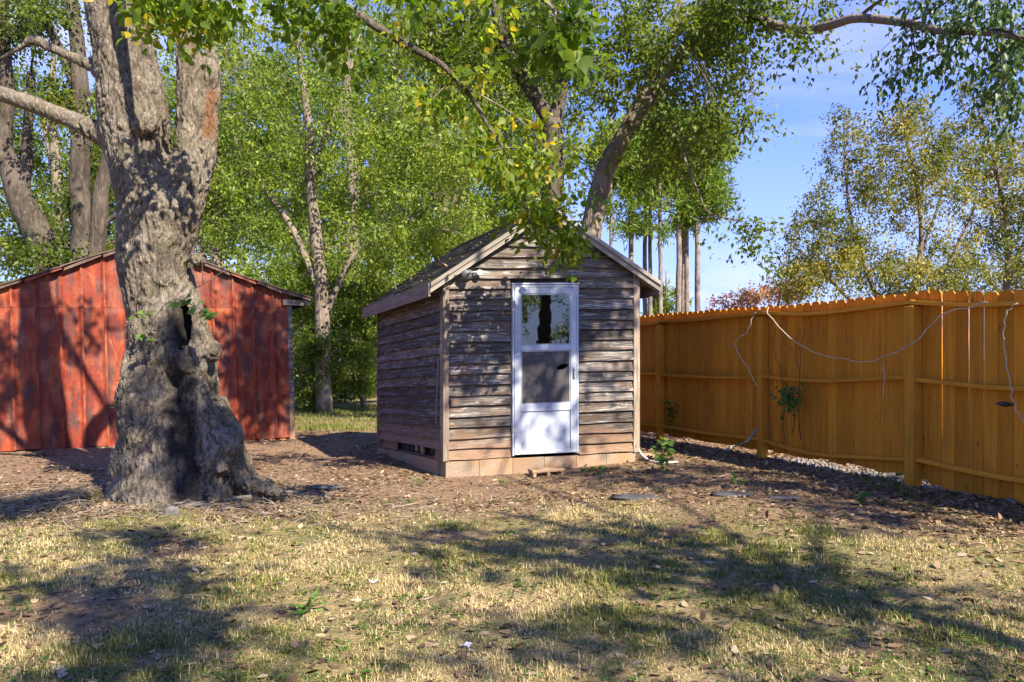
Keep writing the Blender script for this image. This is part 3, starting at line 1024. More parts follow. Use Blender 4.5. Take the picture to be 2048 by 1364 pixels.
# roof sheets with a ragged edge
kn = [-.36, -.2, -.05, .08, .2, .33, TP, .58, .68, .78, .88, .98, 1.095]
rr = MB()
for i in range(len(kn) - 1):
    t0, t1 = kn[i] - (0.0 if i == 0 else .006), kn[i + 1] + .006
    dz = rnd.uniform(.0, .02)
    oe = 0.13 + rnd.uniform(-.02, .05)
    V = []
    for dz_ in (0, .018):
        V += [rs(t0, oe, rtop(t0) + dz + dz_), rs(t1, oe, rtop(t1) + dz * .4 + dz_), rs(t1, -3.1, rtop(t1) + dz_), rs(t0, -3.1, rtop(t0) + dz_)]
    mk('roof_sheet', V, BOXF, M_RUSTROOF, rshed)
    V = []
    for (o_, w_) in ((oe - .04, -.048), (oe - .02, -.048)):
        V += [rs(t0 + .008, o_, rtop(t0) + w_), rs(t1 - .008, o_, rtop(t1) + w_), rs(t1 - .008, o_, rtop(t1) - .004), rs(t0 + .008, o_, rtop(t0) - .004)]
    mk('edge_board', V, [(0, 1, 2, 3), (7, 6, 5, 4), (0, 4, 5, 1), (3, 2, 6, 7), (0, 3, 7, 4), (1, 5, 6, 2)], M_RUSTROOF if i % 3 else M_RED, rshed, uv=np.array(V)[:, [0, 2]])
MB().box(.985, 1.075, .02, .07, 2.37, 2.47, rs).build('eave_block', M_RAW, rshed)
MB().box(1.07, 1.09, -3.0, .12, 2.36, 2.49, rs).build('eave_board', M_DARK, rshed)
# bricks and offcuts propping the sill
for i, t in enumerate((.80, .835, .875, .915, .96, .10, .2, .3, .40)):
    o = MB().box(t, t + rnd.uniform(.022, .035), -.10, .02 + rnd.uniform(0, .03), -.06, rnd.uniform(-.0, .016), rs).build('prop_brick', M_BRICK, rshed)
    bevel(o, .006)

# ------------------------------------------------------------------ fence
FP = [np.array(p) for p in ((0.62, 17.05), (1.445, 14.65), (2.27, 12.25), (3.10, 9.90), (3.84, 7.66), (4.63, 5.36), (5.40, 3.05))]
fence = empty('privacy_fence', (3.1, 9.9, 0.2), 'tall ochre stained board fence with sagging rails right of the grey shed', 'fence')


def zi(y, tab):
    return float(np.interp(y, [a for a, b_ in tab], [b_ for a, b_ in tab]))


TOP = [(3, 1.95), (5.4, 1.965), (7.0, 1.995), (7.66, 2.065), (7.9, 2.055), (9.7, 2.055), (9.9, 2.075), (12.25, 2.11), (17, 2.15)]
BOT = [(3, .12), (5.4, .14), (7.0, .155), (7.6, .25), (7.7, .28), (9.9, .28), (12.25, .26), (17, .25)]
PK_MESH = []
for k in range(5):
    r_ = random.Random(k + 50)
    w, h, c = 0.1342, 1.0, 0.0165
    prof = [(0, 0), (w, 0), (w + r_.uniform(-.002, .001), h - c - .008), (w - .006, h - c), (w - c - .006, h - .002), (c + .006, h), (.006, h - c + .004), (0, h - c - .008)]
    V = [(x, y, z) for y in (0, .016) for (x, z) in prof]
    n = len(prof)
    F = [tuple(range(n)), tuple(range(2 * n - 1, n - 1, -1))] + [(i, i + n, (i + 1) % n + n, (i + 1) % n) for i in range(n)]
    me = bpy.data.meshes.new('picket')
    me.from_pydata(V, [], F)
    l = me.uv_layers.new(name='UVMap')
    for lp in l.data:
        pass
    for j, lp in enumerate(me.loops):
        v = me.vertices[lp.vertex_index].co
        l.data[j].uv = (v.x, v.z * 1.8)
    me.materials.append(M_FENCE)
    PK_MESH.append(me)
for i in range(len(FP)):
    p = FP[i]
    d = FP[min(i + 1, len(FP) - 1)] - FP[max(i - 1, 0)]
    d /= np.linalg.norm(d)
    nrm = np.array([d[1], -d[0]])
    if nrm[0] > 0:
        nrm = -nrm                      # towards the yard
    top = zi(p[1], [(3, 1.90), (7.66, 1.917), (9.9, 1.932), (12.25, 1.937), (17, 1.95)])
    w = .058 if i == 4 else .05
    f = lambda a, b_, z: tuple(np.append(p + d * a + nrm * b_, z))
    g = float(gz(*p))
    o = MB().box(-w, w, -w, w, g - .1, top, f).build('post', M_POST, fence)
    bevel(o, .006)
    if i == len(FP) - 1:
        break
    q = FP[i + 1]
    dd_ = q - p
    L = np.linalg.norm(dd_)
    dd_ /= L
    nr = np.array([dd_[1], -dd_[0]])
    if nr[0] > 0:
        nr = -nr
    for (name, tab, sag, over) in (('top', [(3, 1.93), (7.66, 1.945), (9.9, 1.975), (12.25, 1.985), (17, 2.0)], .05, True),
                                   ('mid', [(3, 1.19), (5.4, 1.2), (7.66, 1.222), (9.9, 1.188), (12.25, 1.19), (17, 1.2)], .035, False),
                                   ('low', [(3, .43), (7.66, .452), (9.9, .415), (12.25, .40), (17, .4)], .045, False)):
        sg = sag * (1.0 + rnd.uniform(-.25, .35)) * (0.35 if i < 3 else 1.0)
        jit = rnd.uniform(-.012, .012)
        n = 10
        a0, a1 = (0.0, L) if over else (.055, L - .055)
        V, UV = [], []
        for j in range(n + 1):
            f_ = j / n
            a = a0 + (a1 - a0) * f_
            yy = p[1] + dd_[1] * a
            z = zi(yy, tab) - sg * 4 * f_ * (1 - f_) * (1 + .3 * math.sin(f_ * 5)) + jit
            for (o_, dz) in ((-.048, -.019), (.036 if over else .030, -.019), (.036 if over else .030, .019), (-.048, .019)):
                V.append(tuple(np.append(p + dd_ * a + nr * o_, z + dz)))
                UV.append((o_ + dz, a))
        F = []
        for j in range(n):
            b_ = j * 4
            for k in range(4):
                F.append((b_ + k, b_ + (k + 1) % 4, b_ + 4 + (k + 1) % 4, b_ + 4 + k))
        F += [(3, 2, 1, 0), (n * 4, n * 4 + 1, n * 4 + 2, n * 4 + 3)]
        mk('rail', V, F, M_POST, fence, uv=UV)
    npk = int(round(L / .1415))
    for j in range(npk):
        a = (j + .03) * L / npk
        pos = p + dd_ * a + nr * (-.052)
        tz = zi(pos[1], TOP) + rnd.uniform(-.008, .008)
        bz = max(zi(pos[1], BOT) + rnd.uniform(-.02, .015), float(gz(*pos)) - .02)
        o = bpy.data.objects.new('picket', PK_MESH[rnd.randrange(5)])
        COL.objects.link(o)
        o.parent = fence
        ang = math.atan2(dd_[1], dd_[0])
        # local +Y is the far side of the fence
        o.rotation_euler = (0, rnd.uniform(-.004, .004), ang)
        yax = np.array([-math.sin(ang), math.cos(ang)])
        if np.dot(yax, -nr) < 0:
            pos = pos + yax * -.016
        pos = pos + yax * rnd.uniform(-.0045, .0045)
        o.location = tuple(np.append(pos, bz) - OFF[fence])
        o.scale = (1, 1, tz - bz)

# ------------------------------------------------------------------ trees
def nearest(Q, P):
    out = np.zeros(len(Q), int)
    for i in range(0, len(Q), 400):
        d = ((Q[i:i + 400, None, :] - P[None]) ** 2).sum(2)
        out[i:i + 400] = d.argmin(1)
    return out


def blob(px, py, d, rx, ry, rd, n):
    return (at(px, py, d), np.array([rx * d / FPX, rd, ry * d / FPX]), n)


def pl(d, *pts):
    """limb from photograph pixels: (px, py, radius[, depth])"""
    return np.array([np.append(at(p[0], p[1], p[3] if len(p) > 3 else d), p[2]) for p in pts])


def grow(root, limbs, blobs, leafm, barkm, lsize, per, spread, tpl=LEAF2, droop=0.35, shell=0.35, twig_sides=3, tint0=None, trunk=True,
         crown_name='crown', skel_from=0.25, twig_r=1.0, sub=14, elong=1.0, keep=None, clump=True):
    parts = []
    skel = []
    for L in limbs:
        n = max(8, len(L) * 4)
        P = smooth_path(L, n)
        P[:, :3] += 0.35 * P[:, 3:4] * np.stack([pn(P[:, 2], P[:, 0], None, 1.1, k) for k in (1, 2, 3)], 1)
        rr_ = np.maximum(P[:, 3], .004)
        V, F = tubes(P[None, :, :3], rr_[None], 12 if rr_.max() > .1 else 7)
        parts.append((V, F))
        skel.append(P[int(n * (skel_from if L is limbs[0] else 0.1)):])
    skel = np.concatenate(skel)
    cl = []
    for (c, rad, n) in blobs:
        v = unit(n)
        t = rng.random(n) ** (1 / 3)
        t = np.where(rng.random(n) < shell, 0.8 + .2 * t, t)
        if n >= 20 and clump and tpl is not LEAF4:
            k_ = max(4, n // 7)
            q_ = c + unit(k_) * (rng.random(k_) ** .4)[:, None] * rad
            cl.append(q_[rng.integers(0, k_, n)] + rng.normal(size=(n, 3)) * (rad * np.array([.15, .2, .11])))
        else:
            cl.append(c + v * t[:, None] * rad)
    cl = np.concatenate(cl) if cl else np.zeros((0, 3))
    if keep is not None and len(cl):
        cl = cl[keep(cl)]
    if len(cl):
        n1 = max(3, len(cl) // sub)
        tg = cl[rng.permutation(len(cl))[:n1]]
        order = np.sqrt(((tg[:, None, :] - skel[None, :, :3]) ** 2).sum(2)).min(1).argsort()
        paths, rads = [], []
        for i in order:
            q = tg[i]
            j = ((q - skel[:, :3]) ** 2).sum(1).argmin()
            p0 = skel[j]
            ln = np.linalg.norm(q - p0[:3])
            mid = (p0[:3] * .55 + q * .45) + np.array([rng.normal() * .08, rng.normal() * .08, .16]) * ln
            P = smooth_path(np.array([p0[:3], mid, q]), 9)
            P[1:-1] += rng.normal(size=(7, 3)) * .018 * ln
            r0 = min(p0[3] * .65, 0.008 + 0.011 * ln) * twig_r
            r = np.linspace(r0, 0.005 * twig_r, 9)
            paths.append(P)
            rads.append(r)
            skel = np.concatenate([skel, np.column_stack([P[2:], r[2:]])])
        parts.append(tubes(np.array(paths), np.array(rads), 5))
        j = nearest(cl, skel[:, :3])
        p0 = skel[j]
        ln = np.linalg.norm(cl - p0[:, :3], axis=1)
        mid = p0[:, :3] * .5 + cl * .5 + np.stack([rng.normal(size=len(cl)) * .1, rng.normal(size=len(cl)) * .1, np.full(len(cl), .12)], 1) * ln[:, None]
        P = np.stack([p0[:, :3], p0[:, :3] * .4 + mid * .6, mid * .4 + cl * .6, cl], 1)
        r = np.stack([np.minimum(p0[:, 3] * .7, .007), np.full(len(cl), .005), np.full(len(cl), .004), np.full(len(cl), .003)], 1) * twig_r
        parts.append(tubes(P, r, twig_sides, False))
    V, F = merge(parts)
    if trunk:
        mk('trunk', V, F, barkm, root, smooth=True)
    else:
        mk('branches', V, F, barkm, root, smooth=True)
    if len(cl):
        # each cluster is a few short drooping sprays of leaves
        ns = 4
        m = len(cl)
        D = unit(m * ns)
        D[:, 2] -= droop
        D /= np.linalg.norm(D, axis=1, keepdims=True)
        c = np.repeat(cl, ns, 0)
        L = spread * (0.5 + rng.random(m * ns))
        pn_ = max(2, per // ns)
        t = rng.random((m * ns, pn_))
        P = c[:, None, :] + D[:, None, :] * (t * L[:, None])[..., None]
        P[..., 2] -= droop * .5 * (t ** 2) * L[:, None]
        P = P.reshape(-1, 3) + rng.normal(size=(m * ns * pn_, 3)) * spread * .16
        Dr = np.repeat(D, pn_, 0)
        A = Dr * .7 + unit(len(P)) * .9 + np.array([0, 0, -droop])
        Nn = unit(len(P)) * .9 + np.array([0, 0, 0.75])
        size = lsize * (0.6 + .7 * rng.random(len(P)))
        if elong != 1.0:
            T = (tpl[0] * np.array([1 / elong, 1, 1]), tpl[1])
        else:
            T = tpl
        V, F, kk = leaves(P, A, Nn, size, T)
        base = np.clip(0.45 + 0.16 * rng.normal(size=m) + .55 * pn(cl[:, 0], cl[:, 1], cl[:, 2], .55, 14), 0, 1)
        ti = np.clip(np.repeat(np.repeat(base, ns), pn_) + .2 * rng.normal(size=len(P)), 0, 1)
        o = mk(crown_name, V, F, leafm, root, attrs={'tint': np.repeat(ti, kk)})
    return skel


def tree(name, label, base, limbs, blobs, leafm, barkm, lsize, per, spread, cat='tree', group=None, **kw):
    root = empty(name, base, label, cat, group)
    grow(root, limbs, blobs, LEAFM[leafm], BARK[barkm], lsize, per, spread, **kw)
    return root


def foot(px, d):
    p = at(px, 720, d)
    return (p[0], d, float(gz(p[0], d)))


# --- the old maple in front ---------------------------------------------------------------
MD = 8.1
maple = empty('old_maple_tree', (-3.45, MD, 0), 'huge old forked tree with hollow trunk, flared roots and pale broken limb', 'tree')
prof = [(1040, 362, 300), (1000, 362, 288), (960, 361, 272), (927, 361, 258), (884, 360, 249), (841, 351, 226), (803, 341, 203), (756, 344, 183), (693, 339, 172), (629, 331, 147), (586, 321, 142), (522, 311, 148),
        (457, 317, 156), (410, 320, 160), (375, 322, 90)]


def mtube(pts, sides=36, n=None, sq=1.0):
    P = np.array([np.append(at(p[0], p[1], p[3] if len(p) > 3 else MD), p[2]) for p in pts])
    P = smooth_path(P, n or len(pts) * 4)
    V, F = tubes(P[None, :, :3], np.maximum(P[None, :, 3], .01), sides)
    return V, F


u_ = MD / FPX / 2
pt_ = [mtube([(c, y, w * u_ * .97) for (y, c, w) in prof], 48)]
pt_.append(mtube([(318, 440, .36), (285, 340, .31), (271, 267, .335), (264, 190, .335), (247, 95, .29), (230, 0, .295), (215, -120, .28), (205, -260, .26)], 40))
pt_.append(mtube([(345, 470, .24), (374, 350, .215), (381, 290, .165), (376, 190, .118), (377, 76, .118), (390, 0, .13), (440, -75, .12), (520, -140, .11), (620, -200, .095)], 30))
pt_.append(mtube([(385, 380, .15), (408, 310, .12, 8.2), (416, 240, .115, 8.2), (419, 160, .11, 8.2), (420, 118, .085, 8.2), (428, 92, .03, 8.2)], 24))
pt_.append(mtube([(285, 300, .2), (240, 280, .17), (200, 266, .125), (150, 243, .095), (100, 222, .085), (40, 200, .085), (-30, 180, .078), (-150, 165, .07)], 24))
pt_.append(mtube([(262, 160, .2), (215, 148, .13), (185, 132, .07), (140, 112, .055), (100, 95, .05), (68, 80, .055), (40, 96, .03), (0, 118, .025)], 18))
for (pts) in ([(400, 820, .26, 8.0), (440, 880, .21, 7.95), (465, 935, .165, 7.9), (498, 966, .095, 7.85), (535, 980, .055, 7.8), (585, 990, .02, 7.75)],
              [(410, 850, .26, 8.1), (445, 895, .2, 8.2), (475, 935, .15, 8.3), (510, 958, .08, 8.4), (550, 968, .03, 8.5)],
              [(308, 860, .25, 8.0), (278, 930, .16, 7.9), (248, 975, .08, 7.8), (215, 990, .03, 7.75)],
              [(308, 800, .26, 8.1), (272, 880, .15, 8.2), (245, 940, .09, 8.35), (215, 960, .03, 8.5)],
              [(340, 840, .27, 7.85), (322, 920, .18, 7.72), (308, 980, .11, 7.6), (296, 1006, .04, 7.5)],
              [(400, 830, .27, 7.85), (412, 920, .18, 7.7), (424, 978, .10, 7.6), (438, 1004, .04, 7.5)],
              [(372, 700, .12, 7.75), (395, 800, .15, 7.7), (425, 900, .13, 7.65), (440, 950, .1, 7.6)],
              [(280, 700, .16, 7.9), (285, 800, .2, 7.8), (280, 880, .2, 7.75), (270, 950, .12, 7.7)],
              [(360, 850, .3, 8.3), (365, 930, .25, 8.6), (370, 980, .12, 8.9)]):
    pt_.append(mtube(pts, 24))
# burls
for (px, py, d, r) in ((388, 745, 7.82, .15), (300, 640, 7.85, .12), (420, 700, 7.9, .12), (455, 885, 7.7, .16), (285, 880, 7.68, .17), (290, 250, 7.86, .14), (238, 245, 7.95, .13), (330, 560, 7.85, .1), (250, 500, 7.98, .09), (205, 120, 8.0, .1), (395, 520, 8.0, .09)):
    pt_.append((SV / .085 * r + at(px, py, d), [np.array(SF)]))
V, F = merge(pt_)
tmp = mk('tmp', V, F, None)
md = tmp.modifiers.new('r', 'REMESH')
md.mode = 'VOXEL'
md.voxel_size = 0.0155
md.adaptivity = 0
sm = tmp.modifiers.new('s', 'SMOOTH')
sm.factor = 0.6
sm.iterations = 9
dg = bpy.context.evaluated_depsgraph_get()
me = bpy.data.meshes.new_from_object(tmp.evaluated_get(dg))
bpy.data.objects.remove(tmp)
me.name = 'trunk'
nv = len(me.vertices)
co = np.zeros(nv * 3, np.float32)
me.vertices.foreach_get('co', co)
co = co.reshape(-1, 3).astype(float)
nm = np.zeros(nv * 3, np.float32)
me.vertices.foreach_get('normal', nm)
nm = nm.reshape(-1, 3).astype(float)
x, y, z = co.T
low = ss(2.4, 1.2, z)
wx = .07 * pn(x, y, z, 3.5, 1) + .03 * pn(x, y, z, 9, 2)
wz = (.16 * pn(x, y, z, 3.5, 3) + .05 * pn(x, y, z, 9, 4)) * (.45 + .55 * low)
zs_ = 2.6 + 3.4 * low
f1 = np.abs(pn((x + wx) * 15, (y + wx) * 15, (z + wz) * zs_))
f2 = np.abs(pn((x + wx) * 36, (y + wx) * 36, (z + wz) * zs_ * 2.2, 1, 5))
fur = ss(0.0, 0.30, f1) * .6 + ss(0.0, .3, f2) * .4
amp = np.clip(1 - ss(3.4, 5.0, z) * .3, 0, 1)
thin = np.where((x < -4.35) & (z > 3.4), .35, 1.0)           # smooth young bark on the side limbs
lump = .045 * fbm(x, y, z, 2.1, 6, 2) + .012 * fbm(x, y, z, 6.0, 9, 2)
disp = (-.036 * (1 - fur) * amp + lump * (.35 + .65 * low)) * thin
pxx = x / y * FPX + 1024
pyy = HOR - (z - CAMZ) / y * FPX
frontm = ss(MD - .05, MD - .25, y)
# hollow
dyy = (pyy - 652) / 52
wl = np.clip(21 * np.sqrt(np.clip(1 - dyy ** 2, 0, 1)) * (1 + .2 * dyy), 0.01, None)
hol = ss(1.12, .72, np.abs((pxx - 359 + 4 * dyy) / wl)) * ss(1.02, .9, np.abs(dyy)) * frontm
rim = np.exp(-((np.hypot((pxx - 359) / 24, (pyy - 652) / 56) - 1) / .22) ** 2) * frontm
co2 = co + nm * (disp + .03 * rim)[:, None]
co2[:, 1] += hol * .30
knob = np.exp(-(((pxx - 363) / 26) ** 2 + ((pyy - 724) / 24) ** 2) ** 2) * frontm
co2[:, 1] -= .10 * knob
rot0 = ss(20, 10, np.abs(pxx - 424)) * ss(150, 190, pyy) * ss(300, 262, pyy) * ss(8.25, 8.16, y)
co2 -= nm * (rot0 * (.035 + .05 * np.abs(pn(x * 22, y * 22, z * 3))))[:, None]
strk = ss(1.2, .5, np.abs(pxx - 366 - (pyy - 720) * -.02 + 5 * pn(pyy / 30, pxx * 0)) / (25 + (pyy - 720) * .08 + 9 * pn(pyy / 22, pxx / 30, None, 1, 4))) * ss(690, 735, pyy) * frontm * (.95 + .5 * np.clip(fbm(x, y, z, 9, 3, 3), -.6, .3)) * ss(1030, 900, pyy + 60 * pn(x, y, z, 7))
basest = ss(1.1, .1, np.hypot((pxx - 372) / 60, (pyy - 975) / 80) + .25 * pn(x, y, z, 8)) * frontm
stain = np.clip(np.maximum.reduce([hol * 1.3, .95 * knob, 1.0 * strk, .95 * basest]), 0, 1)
rot = ss(20, 10, np.abs(pxx - 424 + 5 * pn(x, y, z, 9))) * ss(165, 190, pyy) * ss(285, 262, pyy) * ss(8.25, 8.16, y)
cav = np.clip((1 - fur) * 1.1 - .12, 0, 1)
me.vertices.foreach_set('co', (co2 - OFF[maple]).astype(np.float32).ravel())
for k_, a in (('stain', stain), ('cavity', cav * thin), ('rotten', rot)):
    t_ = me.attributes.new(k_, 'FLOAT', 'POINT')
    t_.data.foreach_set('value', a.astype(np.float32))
me.polygons.foreach_set('use_smooth', np.ones(len(me.polygons), bool))
me.materials.clear()
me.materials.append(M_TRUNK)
me.update()
tr_ = bpy.data.objects.new('trunk', me)
COL.objects.link(tr_)
tr_.parent = maple
OFF[tr_] = OFF[maple]
# its limbs above the picture, the arching branch over the shed and the leaves
arch = pl(7.8, (470, -100, .075, 8.1), (550, -60, .062, 8.0), (640, -12, .054, 7.9), (688, 15, .05), (771, 65, .038), (829, 99, .034), (878, 126, .031), (916, 164, .027), (947, 202, .024), (974, 248, .021), (1000, 286, .018), (1027, 324, .015), (1042, 366, .012), (1054, 416, .009), (1065, 470, .006))
limbs = [pl(8.1, (206, -240, .25), (190, -420, .2), (200, -620, .14), (240, -800, .07)), pl(8.1, (600, -190, .095), (720, -300, .07), (800, -460, .04)), arch,
         pl(8.1, (200, -400, .10, 8.1), (380, -560, .06, 7.2), (600, -760, .045, 6.4), (800, -1000, .03, 5.6)),
         pl(8.1, (700, -280, .05, 8.1), (800, -360, .04, 8.3), (950, -440, .03, 8.5)),
         pl(8.1, (550, -62, .04, 8.0), (760, -160, .032, 6.8), (960, -90, .022, 5.8), (1080, -10, .014, 5.2), (1130, 60, .008, 5.0)),
         pl(8.1, (215, -150, .12, 8.0), (300, -120, .05, 7.0), (360, -60, .02, 6.6), (400, 0, .008, 6.5)),
         pl(8.1, (916, 164, .014, 7.8), (960, 190, .010, 7.7), (1040, 240, .008, 7.7), (1120, 330, .006, 7.9)),
         pl(8.1, (1000, 286, .01, 7.8), (1090, 360, .008, 8.2), (1130, 430, .006, 8.6), (1150, 490, .004, 8.8))]
bl = [blob(370, 8, 6.6, 110, 34, .5, 26), blob(650, 25, 7.2, 110, 30, .5, 22), blob(780, 105, 7.9, 80, 35, .4, 5), blob(920, 190, 7.8, 75, 60, .4, 9), blob(1010, 310, 7.8, 65, 70, .4, 14), blob(1085, 395, 8.4, 66, 50, .4, 14),
      blob(1110, 455, 8.7, 52, 36, .3, 13), blob(1140, 490, 8.8, 28, 12, .2, 4), blob(1115, 62, 5.1, 70, 55, .35, 13), blob(1100, 300, 7.9, 60, 60, .4, 6), blob(900, 10, 6.6, 150, 26, .6, 8)]
grow(maple, limbs, bl, LEAFM['maple'], BARK['grey'], .09, 30, .27, tpl=LEAF4, droop=.45, trunk=False, skel_from=0.0, sub=4)
# upper crown, above the picture: gives the dappled shade
CROWN_HI = [((-3.8, 5.8, 8.6), (2.2, 1.8, 1.2), 44), ((-5.4, 8.4, 9.0), (2.4, 2.4, 1.8), 50), ((-.1, 8.3, 7.5), (1.2, 1.2, .8), 74), ((0.9, 7.9, 7.8), (1.0, 1.2, .7), 20)]
grow(maple, limbs[:5], [(np.array(c), np.array(r), n) for c, r, n in CROWN_HI], LEAFM['maple'], BARK['grey'], .15, 36, .42, droop=.3, trunk=False, skel_from=0.0, sub=8, crown_name='upper_crown')
# sprout of leaves by the hollow
P, A, Z_ = [], [], []
stems = []
for (pts, n, s) in (([(290, 700, 7.62), (297, 660, 7.55), (300, 632, 7.5), (285, 628, 7.48), (262, 628, 7.45)], 7, .085), ([(305, 640, 7.6), (330, 610, 7.5), (350, 598, 7.42), (375, 606, 7.38), (400, 618, 7.36), (425, 632, 7.36)], 17, .092), ([(310, 712, 7.62), (303, 690, 7.55), (298, 676, 7.5), (290, 672, 7.48)], 5, .085)):
    Q = smooth_path([at(a, b_, c) for a, b_, c in pts], 10)
    stems.append(Q)
    for k in range(n):
        q = Q[3 + int(rng.random() * 7)]
        P.append(q + rng.normal(size=3) * [.035, .03, .022])
        A.append(np.array([rng.normal() * .8, -.5, -.25 + rng.normal() * .3]))
        Z_.append(s * (.6 + .6 * rng.random()))
P, A, Z_ = np.array(P), np.array(A), np.array(Z_)
Vl, Fl, kk = leaves(P, A, unit(len(P)) * .4 + [0, -.5, .8], Z_, MAPLE)
tv = np.clip(.75 + .25 * rng.normal(size=len(P)), 0, 1)
for i in range(len(P)):
    mk('leaf', Vl[i * kk:(i + 1) * kk], MAPLE[1][0].tolist(), LEAFM['weed'], maple, attrs={'tint': np.full(kk, tv[i])})
for q in stems:
    V, F = tubes(q[None], np.full((1, 10), .0035), 4)
    mk('sprig_stem', V, F, BARK['grey'], maple)
# thin bare suckers sticking out of the bark
Q = []
for pts in ([(253, 780, 7.8), (235, 720, 7.6), (220, 680, 7.5)], [(250, 765, 7.8), (235, 761, 7.6), (227, 761, 7.5)], [(395, 575, 7.85), (420, 560, 7.7), (455, 537, 7.6)], [(405, 568, 7.8), (405, 540, 7.7), (402, 516, 7.6)], [(436, 748, 7.8), (446, 742, 7.7), (447, 741, 7.68)], [(245, 815, 7.7), (232, 780, 7.6), (224, 750, 7.55)]):
    Q.append(smooth_path([at(*p) for p in pts], 8))
for q in Q:
    V, F = tubes(q[None], np.linspace(.006, .0025, 8)[None], 4)
    mk('sucker_shoot', V, F, M_TWIG, maple)

# --- trees behind the sheds ---------------------------------------------------------------
tree('forked_tree', 'dark forked tree rising behind the ridge of the grey shed', foot(1100, 14.2),
     [pl(14.2, (1098, 800, .26), (1102, 600, .23), (1104, 420, .20), (1110, 310, .19), (1108, 240, .17)), pl(14.2, (1108, 250, .15), (1062, 185, .12), (1030, 130, .11), (1008, 80, .10), (980, -40, .07), (960, -160, .04)),
      pl(14.2, (1110, 250, .14), (1124, 180, .11), (1132, 120, .10), (1150, 30, .08), (1165, -80, .05))],
     [blob(980, 80, 14.4, 170, 120, 1.6, 90), blob(1150, 20, 14.4, 150, 100, 1.5, 56), blob(860, 60, 14, 130, 90, 1.5, 50), blob(1120, 230, 14.6, 120, 120, 1.2, 12)], 'elm', 'dark', .10, 60, .5)
tree('leaning_tree', 'grey tree leaning right behind the shed, long limb across the sky', foot(1165, 15),
     [pl(15, (1160, 800, .25), (1172, 600, .22), (1185, 460, .20), (1215, 330, .18), (1240, 280, .165), (1270, 240, .15), (1330, 150, .12), (1400, 70, .10), (1470, 0, .07), (1540, -90, .04)),
      pl(15, (1232, 295, .12), (1285, 190, .10), (1335, 90, .08), (1370, -20, .05)),
      pl(14, (1400, 75, .09, 14.6), (1450, 48, .085, 14.2), (1500, 36, .08, 13.6), (1560, 52, .072, 12.9), (1613, 59, .07, 12.2), (1665, 48, .066, 11.6), (1716, 35, .062, 11.1), (1810, 45, .055, 10.3), (1880, 61, .048, 9.7), (1960, 64, .035, 9.1), (2048, 76, .028, 8.6), (2160, 110, .012, 8.0)),
      pl(14, (1716, 36, .03, 11.1), (1740, 15, .025, 10.9), (1780, -12, .02, 10.5), (1830, -50, .012, 10)),
      pl(14, (1820, 47, .012, 10.2), (1826, 75, .009, 10.1), (1832, 110, .006, 10.0)),
      pl(14, (1985, 66, .014, 9.0), (2000, 110, .010, 8.9), (2010, 170, .007, 8.8), (2012, 220, .005, 8.7)),
      pl(14, (1330, 200, .03, 14.6), (1370, 320, .022, 14.2), (1395, 380, .018, 14), (1418, 425, .014, 14), (1470, 440, .009, 13.8), (1500, 452, .006, 13.7))],
     [blob(1345, 165, 14.6, 150, 140, 1.6, 100), blob(1440, 40, 14.2, 130, 80, 1.6, 90), blob(1250, 50, 14.8, 130, 100, 1.5, 46), blob(1400, 270, 14.2, 80, 60, 1.2, 26), blob(1310, 320, 15.2, 80, 50, .8, 8), blob(1600, -30, 13, 160, 45, 1.4, 30), blob(1506, 480, 13.7, 20, 30, .1, 5), blob(1480, 446, 13.8, 26, 10, .1, 3), blob(1640, 82, 12, 100, 14, .2, 6)],
     'elm', 'grey', .10, 60, .5)
# leaves that hang from the long limb
lean = [o for o in bpy.data.objects if o.name == 'leaning_tree'][0]
hl = [pl(9, (1790, 43, .02, 10.4), (1880, 61, .02, 9.7), (1960, 64, .02, 9.1), (2048, 76, .016, 8.6)), pl(9, (1810, 45, .02, 10.3), (1850, 30, .015, 10.0), (1900, 0, .01, 9.6)), pl(9, (1960, 64, .02, 9.1), (2010, 60, .015, 8.8), (2060, 90, .01, 8.5)), pl(9, (1985, 66, .014, 9.0), (2000, 110, .010, 8.9), (2012, 220, .005, 8.7))]
grow(lean, hl, [blob(1870, 30, 9.9, 70, 45, .5, 20), blob(1985, 60, 9.1, 70, 80, .5, 34), blob(1790, 120, 10.3, 55, 55, .4, 14), blob(2015, 170, 8.8, 34, 60, .3, 15), blob(1905, 110, 9.7, 20, 45, .2, 5), blob(2040, 20, 9.0, 50, 60, .5, 14)], LEAFM['dark'], BARK['dark'], .088, 26, .30, tpl=LEAF4, droop=.8, trunk=False, crown_name='hanging_leaves', sub=3, elong=1.35, skel_from=0)

